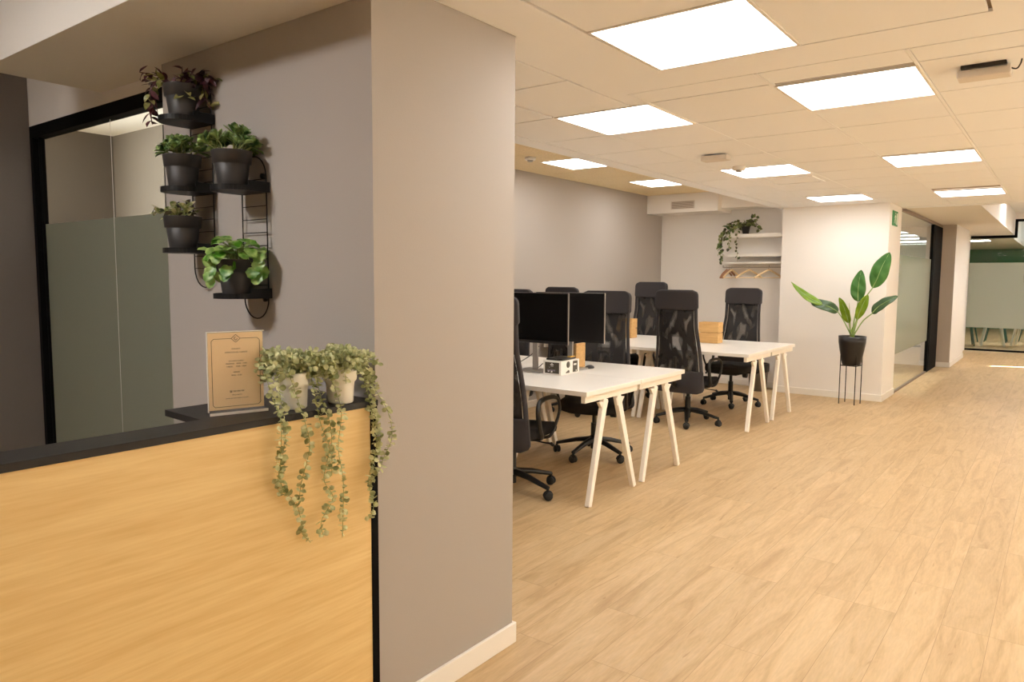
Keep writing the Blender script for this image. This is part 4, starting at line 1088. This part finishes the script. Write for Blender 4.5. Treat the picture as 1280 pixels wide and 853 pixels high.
# logo on the far partition, thin black marks
lg = thing('partition_logo', 'thin black line logo on the far frosted glass', 'logo', (-.56, 17.705, 1.50))
l_ = MB()
def ringp(r_, n_, z_, w=.008, sq=1): 
    pts = [(math.copysign(abs(cos(2*pi*k/n_))**sq, cos(2*pi*k/n_))*r_, 0, z_+math.copysign(abs(sin(2*pi*k/n_))**sq, sin(2*pi*k/n_))*r_) for k in range(n_+1)]; l_.tube(pts, w, 6, flat=.3)
ringp(.13, 40, 0, .004, .5); ringp(.11, 4, 0, .011); ringp(.05, 4, 0, .009)
l_.build('line_mark', M['blackfr'], lg)

# ================================================================== FAR ROOM FURNITURE
def schair(x, y, rz, label, m='greenchair', grp='green chairs behind the far partition', lw=.013):
    t = thing('side_chair', label, 'chair', (x, y, 0), rz, grp)
    MB().box((-.20,-.19,.435),(.20,.20,.460)).build('seat', M[m], t, .01)
    MB().grid(lambda a, b: (-.2+.4*a, -.21-.03*sin(pi*a)-.05*b, .46+.36*b), 8, 6).build('backrest', M[m], t, solid=.012)
    for sx in (-1, 1):
        for sy in (-1, 1): MB().cyl((sx*.14, sy*.14, .435), (sx*.215, sy*.205, 0), lw*1.4, lw, n=8).build('leg', M[m], t)
g2 = 'white chairs behind the far partition'
schair(-1.24, 19.25, .1, 'white splayed leg chair at the left behind the far partition', 'lacquer', g2, .022)
schair(-.66, 19.55, -.2, 'white splayed leg chair at the right behind the far partition', 'lacquer', g2, .022)
schair(-1.78, 19.0, -1.4, 'green chair leftmost behind the far partition glass')
schair(-1.86, 20.3, -1.2, 'green chair behind the leftmost green chair in the far room')
schair(-1.26, 20.5, pi, 'green chair seen between the legs of the left white chair')
schair(-.62, 20.9, 0, 'green chair behind the right white chair in the far room')

# ================================================================== DAYLIGHT streak through a slit shaped for it in the right wall
# a thin slit in the right wall lets a strip of sun onto the corridor floor
sl = bpy.data.lights.new('sun', 'SUN'); sl.energy = 45; sl.angle = radians(.53); sl.color = (1, .97, .9)
so = bpy.data.objects.new('sun', sl); COL.objects.link(so); so.location = (8, 18, 6)
so.rotation_euler = Vector((-3.54, -1.18, -2.45)).to_track_quat('-Z', 'Y').to_euler()
# ================================================================== CAMERA / WORLD
f_px, yaw, pitch, roll = 909.3, -.649623, -.0873965, .00569
fw = Vector((sin(yaw)*cos(pitch), cos(yaw)*cos(pitch), sin(pitch)))
rt = Vector((cos(yaw), -sin(yaw), 0)); up = rt.cross(fw)
r2 = rt*cos(roll)+up*sin(roll); u2 = up*cos(roll)-rt*sin(roll)
cam = bpy.data.cameras.new('camera'); co = bpy.data.objects.new('camera', cam); COL.objects.link(co)
mw = Matrix((( r2.x, u2.x, -fw.x, 0), (r2.y, u2.y, -fw.y, 0), (r2.z, u2.z, -fw.z, 1.45), (0,0,0,1)))
co.matrix_world = mw
cam.lens = f_px/1280*36; cam.sensor_width = 36; cam.sensor_fit = 'HORIZONTAL'; cam.clip_start = .05; cam.clip_end = 100
scene.camera = co
w = bpy.data.worlds.new('world'); w.use_nodes = True; scene.world = w
w.node_tree.nodes['Background'].inputs[0].default_value = (1, .965, .90, 1); w.node_tree.nodes['Background'].inputs[1].default_value = 8.0
vs_ = scene.view_settings
scene.display_settings.display_device = 'sRGB'
vs_.view_transform = 'Standard'; vs_.look = 'None'; vs_.gamma = 1; vs_.use_curve_mapping = False; vs_.exposure = .90
cy = scene.cycles
cy.use_denoising = True; cy.max_bounces = 10; cy.diffuse_bounces = 6; cy.glossy_bounces = 3; cy.transmission_bounces = 4; cy.transparent_max_bounces = 12
cy.sample_clamp_indirect = 4; cy.caustics_reflective = False; cy.caustics_refractive = False
